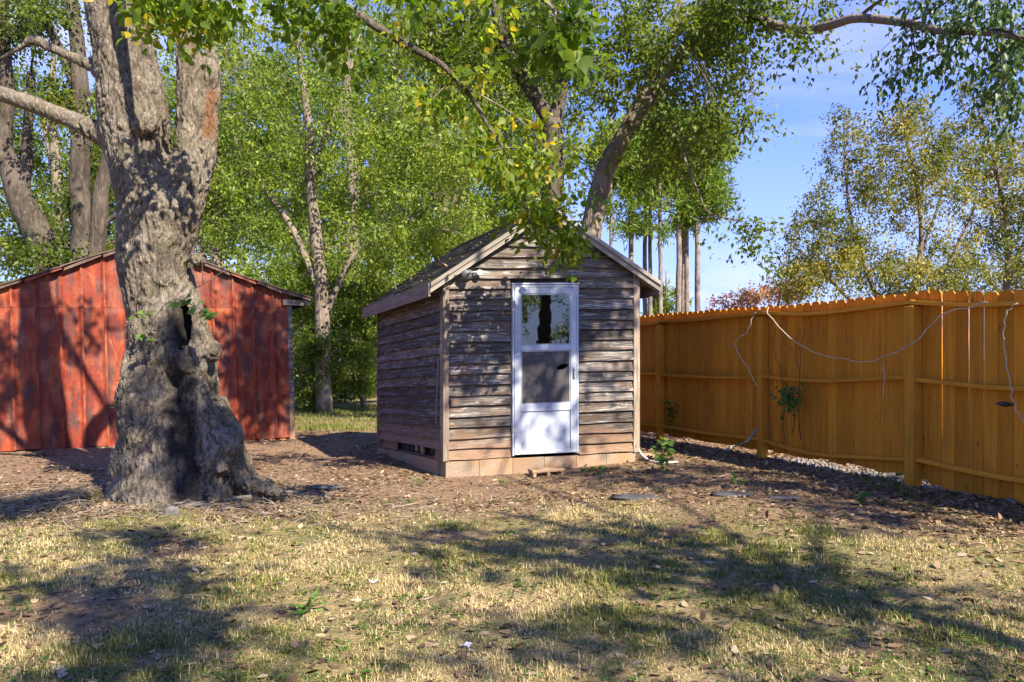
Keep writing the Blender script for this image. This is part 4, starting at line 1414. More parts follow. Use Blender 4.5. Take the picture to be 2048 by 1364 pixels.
PINE_T = (np.array([(0, 0, 0), (.10, .4, .02), (0, 1, -.05), (-.10, .4, .02)]), LEAF2[1])
pp = [(1222, 40, .12, 'slender straight pine half hidden by the leaning trunk above the shed roof'), (1262, 42, .19, 'tall pine with bare trunk just right of the leaning trunk'), (1290, 45, .17, 'slightly bent pine trunk above the right eave of the shed'), (1300, 44, .15, 'thin pine crossing the bent trunk over the right eave'),
      (1320, 41, .15, 'thin pale pine standing alone between two clumps of trunks'), (1358, 42, .2, 'thick left pine of the tight clump behind the fence'), (1366, 45, .18, 'middle pine of the tight clump, mostly behind its neighbours'), (1373, 43, .17, 'right pine of the tight clump behind the fence'), (1395, 42, .2, 'rightmost pine with pale sunlit bark beside open sky')]
for i, (px, d, r, lab) in enumerate(pp):
    ln = rnd.uniform(-6, 8)
    top = rnd.uniform(195, 260)
    L = [pl(d, (px + ln * .2, 800, r * .8), (px + ln * .1, 600, r * .74), (px, 450, r * .66), (px - ln * .3, 330, r * .5), (px + ln * .3, top, r * .2))]
    for k in range(7):
        yy = rnd.uniform(top + 20, 450)
        sx = rnd.choice([-1, 1]) * rnd.uniform(20, 60)
        L.append(pl(d, (px, yy, .05), (px + sx * .5, yy - 10, .035), (px + sx, yy - 12, .012)))
    bl = [blob(px + rnd.uniform(-14, 18) + (16 if px > 1350 else 0), rnd.uniform(top + 10, 410), d + rnd.uniform(-1, 1), rnd.uniform(38, 66), rnd.uniform(14, 22), 1.2, 17) for k in range(6)]
    bl.append(blob(px + 8, (top + 380) / 2, d, 50, (400 - top) / 2, 1.3, 26))
    bl += [blob(px + rnd.uniform(-26, 26), rnd.uniform(420, 470), d, rnd.uniform(14, 26), 8, .8, 5) for k in range(2)]
    if px > 1380:
        bl += [blob(1452, 300, d, 52, 34, 1.5, 40), blob(1446, 365, d, 52, 26, 1.5, 30), blob(1425, 420, d, 48, 16, 1.2, 20), blob(1430, 245, d, 50, 34, 1.2, 28)]
    tree('pine_tree', lab, foot(px, d), L, bl, 'pine', 'pine', .42, 30, .55, group='tall pines behind the fence', tpl=PINE_T, droop=-.15, twig_r=2.0)

def pls(*a):
    L = pl(*a)
    L[:, 3] *= .62
    return L


tree('spreading_tree', 'open olive green tree with many upright stems behind the fence', foot(1800, 20),
     [pls(20, (1800, 760, .2), (1805, 650, .17), (1840, 520, .11), (1838, 400, .08), (1810, 260, .05), (1800, 200, .03)), pls(20, (1800, 700, .12), (1745, 570, .10), (1705, 450, .07), (1690, 330, .04), (1688, 240, .02)), pls(20, (1803, 680, .12), (1890, 540, .09), (1940, 440, .06), (1960, 350, .03)),
      pls(20, (1800, 700, .11), (1690, 590, .07), (1620, 520, .05), (1570, 480, .02)), pls(20, (1845, 500, .07), (1885, 380, .05), (1890, 290, .03))],
     [blob(1700, 380, 20, 75, 110, 1.6, 62), blob(1800, 310, 20, 80, 110, 1.6, 70), blob(1640, 490, 19.6, 80, 80, 1.4, 60), blob(1720, 540, 20, 140, 60, 1.6, 72), blob(1885, 400, 20, 75, 130, 1.6, 68), blob(1690, 240, 20, 28, 40, .6, 8), blob(1800, 235, 20, 34, 44, .6, 12), blob(1590, 560, 19.6, 40, 40, 1.0, 20), blob(1850, 560, 20, 120, 50, 1.4, 54)],
     'olive', 'grey', .085, 84, .44, twig_r=1.2, clump=False)
tree('tall_thin_tree', 'thin pointed olive tree at the right edge behind the fence', foot(2000, 22),
     [pls(22, (2010, 760, .2), (2012, 620, .17), (2015, 470, .12), (1990, 330, .08), (1960, 230, .05), (1935, 165, .02)), pls(22, (2012, 560, .1), (2060, 450, .07), (2080, 330, .04)), pls(22, (2012, 600, .1), (1950, 520, .06), (1920, 470, .03))],
     [blob(1955, 250, 22, 50, 75, 1.2, 36), blob(1990, 370, 22, 70, 100, 1.5, 60), blob(2060, 350, 22, 70, 110, 1.5, 56), blob(2010, 520, 22, 110, 70, 1.8, 70), blob(2100, 470, 22, 70, 110, 1.5, 50), blob(1935, 180, 22, 16, 24, .4, 4)],
     'olive', 'grey', .095, 80, .46, twig_r=1.2, clump=False)
tree('pink_leaved_tree', 'small tree with pinkish red leaves peeping over the fence', foot(1545, 25),
     [pl(25, (1545, 760, .08), (1548, 660, .06), (1560, 590, .04), (1565, 550, .02)), pl(25, (1548, 680, .05), (1500, 610, .03), (1460, 580, .015))],
     [blob(1560, 580, 25, 38, 34, .9, 30), blob(1500, 596, 25, 50, 26, .9, 26), blob(1450, 606, 25, 34, 16, .8, 12)], 'pink', 'grey', .10, 40, .36, twig_r=1.3)
tree('bushy_young_pine', 'low bushy young pine behind the bare pine trunks', foot(1332, 47),
     [pl(47, (1335, 760, .12), (1334, 640, .09), (1332, 540, .03))], [blob(1333, 590, 47, 24, 40, 1.2, 50), blob(1310, 620, 47, 26, 22, 1, 20)], 'pine', 'pine', .4, 30, .5, cat='tree', tpl=PINE_T, twig_r=2)

# --- the wood on the left and in the middle -----------------------------------------------
tree('pale_barked_tree', 'pale barked tree with rising side limbs between the two sheds', foot(642, 21),
     [pl(21, (648, 830, .22), (645, 700, .2), (640, 570, .18), (628, 430, .15), (620, 330, .13), (616, 250, .11), (600, 120, .07), (590, 0, .04)), pl(21, (640, 590, .10), (596, 480, .09), (560, 420, .08), (520, 365, .07), (478, 290, .05), (455, 230, .03)),
      pl(21, (645, 640, .10), (690, 540, .08), (720, 495, .07), (770, 468, .06), (800, 450, .05), (870, 410, .03)), pl(21, (622, 360, .08), (650, 270, .06), (690, 180, .05), (720, 60, .03)), pl(21, (700, 530, .06), (705, 430, .045), (720, 330, .03), (740, 250, .02))],
     [blob(560, 180, 21, 140, 160, 2.4, 120), blob(720, 220, 21, 150, 190, 2.4, 140), blob(850, 330, 21, 140, 150, 2.4, 140), blob(650, 420, 21.5, 180, 110, 2.0, 110), blob(490, 420, 21, 80, 130, 1.8, 60), blob(900, 470, 20.5, 110, 60, 1.8, 70), blob(760, 500, 21, 110, 60, 1.6, 60), blob(560, 540, 21, 70, 50, 1.2, 26)],
     'wood', 'grey', .11, 50, .5, twig_r=1.2)
far = [('broad_woodland_tree', 'broad yellow green tree far behind the shed roof', 32, 880, [(780, 120, 280, 230), (960, 250, 200, 230), (860, 430, 190, 140), (1040, 120, 180, 220), (1000, 440, 130, 110)], 'wood'),
       ('tall_woodland_tree', 'tall light green tree far behind the big forked trunk', 34, 430, [(420, 150, 200, 230), (540, 260, 170, 220), (470, 420, 180, 140), (330, 330, 150, 200)], 'wood'),
       ('left_woodland_tree', 'wide green tree far behind the red shed roof', 31, 110, [(60, 420, 190, 130), (180, 300, 150, 140), (240, 480, 130, 80), (60, 200, 90, 90)], 'elm'),
       ('middle_woodland_tree', 'shady green tree behind the gap between the sheds', 29, 700, [(640, 560, 170, 120), (720, 640, 120, 130), (560, 640, 90, 90), (820, 560, 90, 90)], 'wood'),
       ('hazy_woodland_tree', 'distant blue green tree seen through the leaves above the shed', 48, 760, [(700, 300, 260, 260), (900, 330, 240, 240), (560, 420, 200, 200), (1000, 480, 160, 90), (760, 600, 200, 120), (350, 300, 200, 250), (150, 350, 200, 150)], 'wood')]
for (nm_, lab, d, px, bb, lm) in far:
    L = [pl(d, (px, 790, .3), (px, 600, .27), (px + 6, 400, .22), (px - 6, 200, .15), (px, 60, .05))]
    for (bx, by, rx, ry) in bb:
        L.append(pl(d, (px, min(720, by + ry * 1.1 + 60), .13), ((px + bx) / 2, by + ry * .4, .1), (bx, by, .04)))
    tree(nm_, lab, foot(px, d), L, [blob(bx, by, d, rx, ry, 3.0, int(rx * ry / 150)) for bx, by, rx, ry in bb], lm, 'grey', .17 * d / 32, 46, .75 * d / 32, twig_r=1.6)
tree('left_edge_tree', 'grey trunk leaning left beside the red shed, dead snag rising from its fork', foot(130, 16.5),
     [pl(16.5, (135, 800, .36), (122, 640, .33), (104, 555, .30), (62, 430, .27), (22, 335, .22), (-20, 250, .2), (-60, 120, .15)), pl(16.5, (48, 395, .15), (54, 320, .11), (58, 230, .09), (62, 145, .08)), pl(16.5, (10, 330, .16), (12, 180, .14), (5, 40, .12), (0, -80, .08))],
     [blob(70, 60, 16.5, 110, 70, 1.5, 40), blob(30, 470, 17, 90, 80, 1.5, 40), blob(-30, 250, 16.5, 60, 120, 1.5, 30)], 'elm', 'dark', .10, 50, .45)
tree('twin_stemmed_tree', 'dark twin stemmed tree between the leaning trunk and the big maple', foot(180, 16),
     [pl(16, (175, 800, .26), (172, 640, .24), (168, 510, .22), (163, 380, .2), (160, 280, .19), (160, 170, .16), (150, 40, .13), (140, -80, .09)), pl(16, (178, 640, .18), (192, 520, .17), (204, 400, .16), (214, 330, .12), (230, 230, .08)), pl(16, (158, 190, .1), (110, 80, .085), (60, -10, .07), (30, -80, .04)), pl(16, (195, 480, .07), (218, 440, .05), (240, 428, .04))],
     [blob(150, 130, 16, 90, 130, 1.4, 44), blob(120, 520, 16.5, 120, 50, 1.4, 40), blob(200, 420, 16.5, 60, 110, 1.3, 36), blob(60, 20, 16, 120, 50, 1.3, 34)], 'elm', 'dark', .10, 50, .45)
for (nm_, lab, d, px, bb, lm) in (('understory_bush', 'dark leafy bush growing right beside the red shed corner', 21.5, 640, [(630, 720, 55, 80), (665, 660, 45, 70)], 'elm'),
                                  ('understory_bush', 'bright leafy bush against the left wall of the grey shed', 22.5, 725, [(735, 680, 45, 100), (700, 730, 48, 60), (745, 600, 50, 70)], 'wood'),
                                  ('understory_bush', 'tall sparse bush above the red shed eave', 23.5, 610, [(600, 620, 40, 70), (640, 560, 60, 60)], 'wood'),
                                  ('understory_bush', 'low dark bush at the far edge of the lawn', 26, 690, [(680, 770, 70, 36), (600, 770, 50, 40), (745, 775, 40, 30)], 'dark')):
    L = [pl(d, (px, 815, .05), (px, 740, .04), (bb[0][0], bb[0][1], .02))] + [pl(d, (px, 810, .03), ((px + b_[0]) / 2, b_[1] + 40, .025), (b_[0], b_[1], .012)) for b_ in bb]
    tree(nm_, lab, foot(px, d), L, [blob(bx, by, d, rx, ry, 1.2, int(rx * ry / 36)) for bx, by, rx, ry in bb], lm, 'grey', .10, 44, .34, cat='bush', group='bushes behind the sheds', twig_r=1.2)

# a far wood that closes the view between and beyond the sheds
n = 900
c_ = np.stack([-48 + 46 * rng.random(n), 46 + 14 * rng.random(n), 8.5 * rng.random(n) ** 1.3], 1)
c_[:, 2] *= .55 + .45 * np.clip(.5 + pn(c_[:, 0], c_[:, 0] * 0, None, .22, 6), 0, 1)
P = np.repeat(c_, 34, 0) + rng.normal(size=(n * 34, 3)) * [.8, .8, .6]
V, F, kk = leaves(P, unit(len(P)) + [0, 0, -.3], unit(len(P)) + [0, 0, .6], .26 + .2 * rng.random(len(P)), LEAF2)
props(mk('far_wood', V, F, LEAFM['wood'], attrs={'tint': np.repeat(np.clip(np.repeat(.4 + .2 * rng.normal(size=n), 34) + .2 * rng.normal(size=len(P)), 0, 1), kk)}), kind='stuff')

# --- trees behind the camera, which shade the yard and show in the door glass ----------------
def shade_tree(name, label, base, top, lean_, blobs_, n_leaf=34):
    bx, by = base
    L = [np.array([(bx, by, -.1, .24), (bx + lean_[0] * .2, by + lean_[1] * .2, 2.0, .18), (bx + lean_[0] * .6, by + lean_[1] * .6, 4.0, .085), (bx + lean_[0], by + lean_[1], top, .035)])]
    for c, r, n in blobs_:
        L.append(np.array([(bx + lean_[0] * .5, by + lean_[1] * .5, min(5.0, c[2] - .5), .035), ((bx + lean_[0] * .5 + c[0]) / 2, (by + c[1]) / 2, (min(4.6, c[2]) + c[2]) / 2 + .3, .024), (c[0], c[1], c[2], .012)]))
    root = empty(name, (bx, by, 0), label, 'tree')
    grow(root, L, [(np.array(c), np.array(r), n) for c, r, n in blobs_], LEAFM['maple'], BARK['dark'], .15, n_leaf, .45, droop=.3, sub=9)


shade_tree('yard_tree', 'leafy yard tree reflected in the glass of the storm door', (5.2, -.2), 7.6, (.1, .25),
           [((5.25, -.1, 5.0), (.5, .45, .6), 13), ((5.3, 0, 6.3), (.6, .6, .6), 18), ((4.85, 3.95, 7.8), (1.25, 1.1, .7), 70), ((1.7, .8, 7.9), (1.5, 1.1, .8), 72), ((8.3, .4, 7.6), (1.8, 2.2, 1.0), 60), ((5.0, -1.3, 7.6), (.8, .6, .6), 14), ((6.9, 2.2, 7.9), (1.0, 1.4, .8), 26)])
shade_tree('second_yard_tree', 'broad yard tree standing behind the photographer', (5.0, -7.5), 8.5, (.2, .9),
           [((2.9, -1.7, 7.5), (1.2, .9, .8), 30), ((1.9, -2.6, 7.6), (1.0, .8, .8), 26), ((4.0, -3.2, 7.6), (1.0, .7, .7), 20), ((5.9, -3.7, 7.6), (1.1, .7, .7), 18), ((7.5, -3.0, 7.6), (1.1, .9, .7), 16), ((5.6, -6.2, 8.0), (2.6, 2.2, 1.4), 40)])
shade_tree('low_branched_tree', 'low branched yellowing tree far behind the photographer', (9.0, -11.5), 6, (.2, .2), [((8.2, -9.5, 3.4), (3.0, 2.0, 2.2), 120), ((11.5, -10.5, 3.6), (2.4, 2.0, 2.4), 70), ((5.6, -12.5, 3.6), (2.6, 2.0, 2.4), 70)])

# ------------------------------------------------------------------ grass, leaf litter, twigs
def gpos(px, py):
    """ground point under a photograph pixel"""
    d = 7.0
    for _ in range(12):
        X = (px - 1024) / FPX * d
        d = (CAMZ - float(gz(X, d))) * FPX / (py - HOR)
    X = (px - 1024) / FPX * d
    return np.array([X, d, float(gz(X, d))])


def wedge(n, d0, d1, pw=1.6, extra=.6):
    u = rng.random(n)
    d = (d0 ** (2 - pw) + u * (d1 ** (2 - pw) - d0 ** (2 - pw))) ** (1 / (2 - pw))
    x = (rng.random(n) * 2 - 1) * (d * .64 + extra)
    return x, d


def blades(x, y, length, width, tintv, lean=.55):
    n = len(x)
    z = gz(x, y) - .004
    az = rng.random(n) * 6.283
    dirv = np.stack([np.cos(az), np.sin(az)], 1)
    sdv = np.stack([-np.sin(az), np.cos(az)], 1)
    ln = np.abs(rng.normal(size=n)) * lean + .12
    V = np.zeros((n, 5, 3))
    for k, (f, w) in enumerate(((0, 1), (0, -1), (.55, -.75), (.55, .75), (1, 0))):
        hx = f ** 1.6 * ln * length
        V[:, k, 0] = x + dirv[:, 0] * hx + sdv[:, 0] * w * width
        V[:, k, 1] = y + dirv[:, 1] * hx + sdv[:, 1] * w * width
        V[:, k, 2] = z + length * f * np.maximum(.15, 1 - .45 * ln * f)
    o = np.arange(n)[:, None] * 5
    return V.reshape(-1, 3), [np.array([[0, 1, 2, 3]]) + o, np.array([[3, 2, 4]]) + o], np.repeat(tintv, 5)


x, y = wedge(520000, 2.6, 9.3, 1.7, 1.3)
gm = grassmask(x, y)
clump = .5 + .5 * np.clip(fbm(x, y, None, 2.4, 41, 2) * 1.3 + .9 * pn(x, y, None, 9.0, 43), -1, 1)
kp = rng.random(len(x)) < np.clip(gm * (.12 + 1.0 * clump) + .012, 0, 1)
x, y, gm, clump = x[kp], y[kp], gm[kp], clump[kp]
green = np.clip(.30 - 1.3 * fbm(x, y, None, .8, 51, 3) + .25 * ss(-1.5, -3.5, x), 0, 1)
dry = rng.random(len(x)) > green * .85
ti = np.where(dry, .52 + .48 * rng.random(len(x)), .36 * rng.random(len(x)))
flat = rng.random(len(x)) < .3
ln = (.014 + .040 * rng.random(len(x)) ** 2.0) * (.4 + .75 * clump + .9 * clump ** 4 * (rng.random(len(x)) < .4)) * np.where(dry, .9, 1.1)
V, F, ta = blades(x, y, ln, .0011 + .00042 * y, ti, np.where(flat & dry, 2.2, .7))
props(mk('grass', V, F, LEAFM['grass'], attrs={'tint': ta}), kind='stuff')
x = rng.random(26000) * 9 - 10.5
y = 15.5 + rng.random(26000) * 9
kp = rng.random(len(x)) < .3 + .7 * ss(-.3, .3, fbm(x, y, None, .7, 8, 2))
x, y = x[kp], y[kp]
V, F, ta = blades(x, y, .06 + .08 * rng.random(len(x)), np.full(len(x), .008), .3 * rng.random(len(x)), .6)
props(mk('far_lawn_grass', V, F, LEAFM['grass'], attrs={'tint': ta}), kind='stuff')

x, y = wedge(2600, 2.9, 8.2, 1.5)
kp = rng.random(len(x)) < .25 + .75 * ss(.0, .4, fbm(x, y, None, 1.1, 91, 3))
x, y = np.repeat(x[kp], 9), np.repeat(y[kp], 9)
a = rng.random(len(x)) * 6.283
r_ = .006 + .03 * rng.random(len(x))
P = np.stack([x + np.cos(a) * r_, y + np.sin(a) * r_, 0 * x], 1)
P[:, 2] = gz(P[:, 0], P[:, 1]) + .006 + .022 * rng.random(len(x))
V, F, kk = leaves(P, np.stack([np.cos(a), np.sin(a), .3 * rng.normal(size=len(x))], 1), np.stack([.3 * rng.normal(size=len(x)), .3 * rng.normal(size=len(x)), np.ones(len(x))], 1), .012 + .022 * rng.random(len(x)), LEAF2)
props(mk('lawn_weeds', V, F, LEAFM['weed'], attrs={'tint': np.repeat(.7 * rng.random(len(x)), kk)}), kind='stuff')

LIT = (np.array([(0, 0, 0), (.26, .3, .06), (.20, .68, .01), (0, 1, .08), (-.24, .66, .06), (-.28, .28, 0), (0, .5, -.01)]), [np.array([(0, 1, 2, 6), (6, 2, 3, 4), (0, 6, 4, 5)])])


def litter(name, x, y, s0, s1, bias=0.0, lift=.0):
    n = len(x)
    P = np.stack([x, y, gz(x, y) + .004 + .008 * rng.random(n) + lift], 1)
    A = np.stack([rng.normal(size=n), rng.normal(size=n), .14 * rng.normal(size=n)], 1)
    Nn = np.stack([.32 * rng.normal(size=n), .32 * rng.normal(size=n), np.ones(n)], 1)
    V, F, kk = leaves(P, A, Nn, s0 + (s1 - s0) * rng.random(n), LIT)
    ti = np.clip(rng.beta(1.6, 2.0, n) + bias, 0, 1)
    props(mk(name, V, F, LEAFM['litter'], attrs={'tint': np.repeat(ti, kk)}), kind='stuff')


x, y = wedge(90000, 3.0, 15.5, 1.35)
lm = littermask(x, y)
kp = rng.random(len(x)) < lm * (.12 + .75 * np.clip(.35 + 1.2 * fbm(x, y, None, 1.2, 61, 3), 0, 1)) * np.where(grassmask(x, y) > .5, .12, 1) + .075
x, y = x[kp], y[kp]
ok = ~((np.abs((x + .8) * math.cos(.2) + (y - 9.55) * math.sin(.2) - 1.2) < 1.25) & (y > 9.45 + .21 * (x + .8)) & (y < 12.3))
litter('leaf_litter', x[ok], y[ok], .03, .078)
x, y = wedge(120000, 3.6, 14.5, 1.25)
kp = rng.random(len(x)) < (.25 + .6 * littermask(x, y)) * (.3 + .7 * np.clip(.5 + 1.3 * fbm(x, y, None, 1.7, 71, 3), 0, 1)) * np.where(grassmask(x, y) > .5, .10, 1)
x, y = x[kp], y[kp]
ok = ~((np.abs((x + .8) * math.cos(.2) + (y - 9.55) * math.sin(.2) - 1.2) < 1.25) & (y > 9.45 + .21 * (x + .8)) & (y < 12.3))
litter('leaf_crumbs', x[ok], y[ok], .010, .034, -.05)
# twig litter: thickest around the foot of the big maple
n = 1500
a = rng.random(n) * 6.283
r_ = np.abs(rng.normal(size=n)) * 1.0 + .55
x = -3.45 + np.cos(a) * r_ * 1.35
y = 7.75 + np.sin(a) * r_ * .75
x2, y2 = wedge(900, 4.2, 12, 1.2)
x, y = np.concatenate([x, x2]), np.concatenate([y, y2])
n = len(x)
az = rng.random(n) * 6.283
L = (.04 + .30 * rng.random(n) ** 2.4) * np.where(np.arange(n) < 1500, 1, .55)
pit = np.abs(rng.normal(size=n)) * .16
t = np.linspace(-.5, .5, 4)
P = np.zeros((n, 4, 3))
bend = rng.normal(size=n) * .12
for k in range(4):
    P[:, k, 0] = x + np.cos(az) * L * t[k] - np.sin(az) * bend * L * (1 - 4 * t[k] ** 2)
    P[:, k, 1] = y + np.sin(az) * L * t[k] + np.cos(az) * bend * L * (1 - 4 * t[k] ** 2)
    P[:, k, 2] = gz(P[:, k, 0], P[:, k, 1]) + .006 + (t[k] + .5) * L * pit + .03 * rng.random(n) * (r_.mean() > 0) * (np.hypot(x + 3.45, y - 7.75) < 1.6)
V, F = tubes(P, np.outer(.0022 + .004 * rng.random(n) ** 2, [1, .9, .75, .5]), 3)
props(mk('twig_litter', V, F, M_TWIG), kind='stuff')


# ------------------------------------------------------------------ things lying about
def stick(name, label, pts, r0, r1, cat='branch', group=None, m=M_TWIG, forks=()):
    g0 = gpos(*pts[0][:2])
    root = empty(name, g0, label, cat, group)
    def line(pp, a, b_):
        Q = []
        for p in pp:
            q = gpos(p[0], p[1])
            q[2] += (p[2] if len(p) > 2 else 0) + a * .8
            Q.append(q)
        Q = smooth_path(np.array(Q), 12)
        return tubes(Q[None], np.linspace(a, b_, 12)[None], 7)
    V, F = line(pts, r0, r1)
    mk('limb', V, F, m, root, smooth=True)
    for f in forks:
        V, F = line(f, r1 * 1.1, r1 * .5)
        mk('twig', V, F, m, root, smooth=True)
    return root


stick('fallen_branch', 'thick crooked grey stick lying right of the flared maple roots', [(450, 1004), (490, 1001, .02), (545, 998, .015), (565, 989, .01), (602, 988)], .020, .012, forks=[[(520, 1000, .02), (545, 1012, .02), (552, 1022)], [(560, 990, .01), (590, 978, .05), (600, 970, .09)]])
stick('fallen_branch', 'thin pale twig propped against the roots right of the maple', [(515, 1000, .0), (540, 975, .08), (548, 958, .16)], .006, .003)
stick('fallen_branch', 'long curved twig on the leaves between maple and grey shed', [(590, 925), (612, 908, .03), (628, 900, .05)], .008, .004)
stick('fallen_branch', 'grey stick lying in front of the maple roots', [(408, 1030), (425, 1016, .02), (445, 1010)], .009, .005)
for (pa, pb, lab) in (((95, 985), (150, 950), 'long bare twig in the brush left of the maple'), ((150, 1000), (205, 968), 'pale bent twig in the brush nearest the maple roots'), ((30, 990), (100, 1012), 'low grey twig at the left front of the brush'), ((120, 1010), (190, 1015), 'straight twig lying across the front of the brush'), ((60, 970), (140, 985), 'short dark twig behind the brush')):
    stick('fallen_branch', lab, [pa + (0,), ((pa[0] + pb[0]) / 2, (pa[1] + pb[1]) / 2, .05), pb + (.05,)], .008, .003, forks=[[((pa[0] + pb[0]) / 2, (pa[1] + pb[1]) / 2, .05), (pb[0] - 10, pb[1] + 14, .03)]])

# broken block used as a step below the door
g0 = gpos(1093, 950)
root = empty('broken_block', g0, 'flat broken clay stained block lying as a step below the door', 'block')
bm_ = MB()
cs, sn = math.cos(.25), math.sin(.25)
fb = lambda a, b_, z: (g0[0] + a * cs - b_ * sn, g0[1] + a * sn + b_ * cs, g0[2] + z + .06 * 0 + a * .03)
bevel(MB().box(-.20, .20, -.10, .12, .045, .075, fb).build('slab', M_BLOCK, root), .008, 2)
for a in (-.19, -.02, .15):
    bevel(MB().box(a, a + .04, -.095, .11, -.03, .044, fb).build('web', M_BLOCK, root), .005)


def rock(name, label, px, py, sx, sy, sz, seed, m=M_STONE, cat='stone', group=None, sink=.3):
    g = gpos(px, py)
    k = 1 + .28 * pn(SV[:, 0] * 9, SV[:, 1] * 9, SV[:, 2] * 9, 1, seed)
    V = SV / .085 * k[:, None] * [sx, sy, sz] + g + [0, 0, sz * (1 - 2 * sink)]
    o = mk(name, V, SF, m, None, smooth=True)
    return props(o, label, cat, group)


rock('flagstone', 'dark flat flagstone sunk in the litter in front of the shed corner', 1272, 996, .24, .12, .02, 3, M_SLATE)
rock('flagstone', 'bluish dark flagstone in the litter in front of the fence post', 1462, 990, .2, .10, .02, 4, M_SLATE)
rock('flagstone', 'small grey flagstone rightmost in the litter strip', 1570, 997, .16, .08, .018, 5, M_SLATE)
rock('flagstone', 'wide grey flagstone right of the maple roots beside the bare soil', 650, 975, .22, .10, .02, 6, M_STONE)
rock('yard_stone', 'tan stone wedged at the right front corner of the grey shed', 1293, 915, .10, .08, .05, 7, M_BLOCK)
rock('yard_stone', 'round grey stone in the leaves in front of the maple roots', 344, 1030, .07, .06, .055, 8)
rock('yard_stone', 'mossy low stone between the front maple roots', 385, 1012, .13, .07, .03, 9)


def scrap(label, px, py, w, h, rot, seed):
    g = gpos(px, py)
    n = 6
    V = []
    for i in range(n):
        for j in range(4):
            a, b_ = (i / (n - 1) - .5) * w, (j / 3 - .5) * h
            zz = .014 + .012 * float(pn(a * 30, b_ * 30, None, 1, seed)) + .02 * abs(a) / w
            V.append((g[0] + a * math.cos(rot) - b_ * math.sin(rot), g[1] + a * math.sin(rot) + b_ * math.cos(rot), g[2] + zz))
    F = [(i * 4 + j, i * 4 + 4 + j, i * 4 + 5 + j, i * 4 + 1 + j) for i in range(n - 1) for j in range(3)]
    o = mk('white_scrap', V, F, M_WHITE)
    so = o.modifiers.new('s', 'SOLIDIFY')
    so.thickness = .002
    return props(o, label, 'scrap')


scrap('white scrap lying on the grass in front of the shed, left of centre', 747, 1168, .055, .025, .2, 1)
scrap('pale curled scrap on the sunlit grass near the bottom middle', 932, 1297, .045, .035, .9, 2)
scrap('small white scrap on the soil beside the maple roots', 506, 968, .05, .035, .4, 3)


def cable(name, label, pts, r, m=M_CORD, n=60, cat='cable', wob=.02, seed=0):
    Q = smooth_path(np.array([np.array(p) for p in pts]), n)
    t = np.linspace(0, 9, n)
    Q[1:-1] += (wob * np.stack([pn(t, t * 0 + k, None, 2.3, seed + k) for k in (1, 2, 3)], 1))[1:-1]
    V, F = tubes(Q[None], np.full((1, n), r), 6)
    o = mk(name, V, F, m, smooth=True)
    return props(o, label, cat)


def fence_d(px):
    """distance at which the yard face of the fence shows in that photograph column"""
    k = (px - 1024) / FPX
    for i in range(len(FP) - 1):
        p, q = FP[i], FP[i + 1]
        den_ = (q[0] - p[0]) - k * (q[1] - p[1])
        t = (k * p[1] - p[0]) / den_
        if 0 <= t <= 1.0001:
            return p[1] + t * (q[1] - p[1])
    return 5.0


def onf(px, py, out=.07):
    d = fence_d(px)
    return at(px, py, d * (1 - out / 3.0) - .02)


cable('draped_cable', 'dirty white cable draped across two bays of the board fence', [onf(1534, 612, .05), onf(1540, 632), onf(1572, 668), onf(1605, 694), onf(1650, 712), onf(1700, 721), onf(1745, 722), onf(1790, 704), onf(1830, 684), onf(1856, 655), onf(1885, 630), onf(1930, 617), onf(1976, 605, .05)], .0055, seed=3)
cable('hanging_cable', 'pale cable hanging in a crook left of the middle fence post', [onf(1521, 618, .05), onf(1506, 632), onf(1496, 660), onf(1471, 684), onf(1477, 708), onf(1494, 735), onf(1508, 762), onf(1515, 774)], .0055, seed=5)
cable('hanging_cable', 'white cable with black plug hanging on the rightmost fence bay', [onf(2036, 606, .05), onf(2014, 622), onf(2009, 655), onf(2011, 720), onf(2020, 770), onf(2028, 808), onf(2042, 835), onf(2060, 862)], .0055, seed=8)
plug = bpy.data.objects['hanging_cable.001'] if 'hanging_cable.001' in bpy.data.objects else None
V, F = lathe(onf(2019, 809, .10), (-1, -.1, .1), [(.010, -.03), (.012, 0), (.02, .01), (.024, .04), (.02, .07), (.012, .085), (.010, .11)], 12)
mk('plug', V, F, M_BLACK, plug, smooth=True)
cable('drip_cord', 'short pale cord dangling below the draped cable', [onf(1768, 724), onf(1768, 750), onf(1767, 797)], .004, n=10)
cable('grey_conduit', 'bent grey pipe rising from the leaves to the middle post', [gpos(1448, 904) + [0, 0, .02], gpos(1470, 900) + [0, 0, .05], onf(1492, 884, .2), onf(1506, 868, .12), onf(1514, 857)], .014, M_STEEL, 20, 'pipe', 0)
cable('white_hose', 'white hose curving out from the right front corner of the shed', [at(1277, 898, 9.85), at(1284, 909, 9.75), gpos(1300, 924) + [0, 0, .02], gpos(1325, 928) + [0, 0, .015], gpos(1356, 927) + [0, 0, .02]], .011, M_WHITE, 26, 'hose', .003)


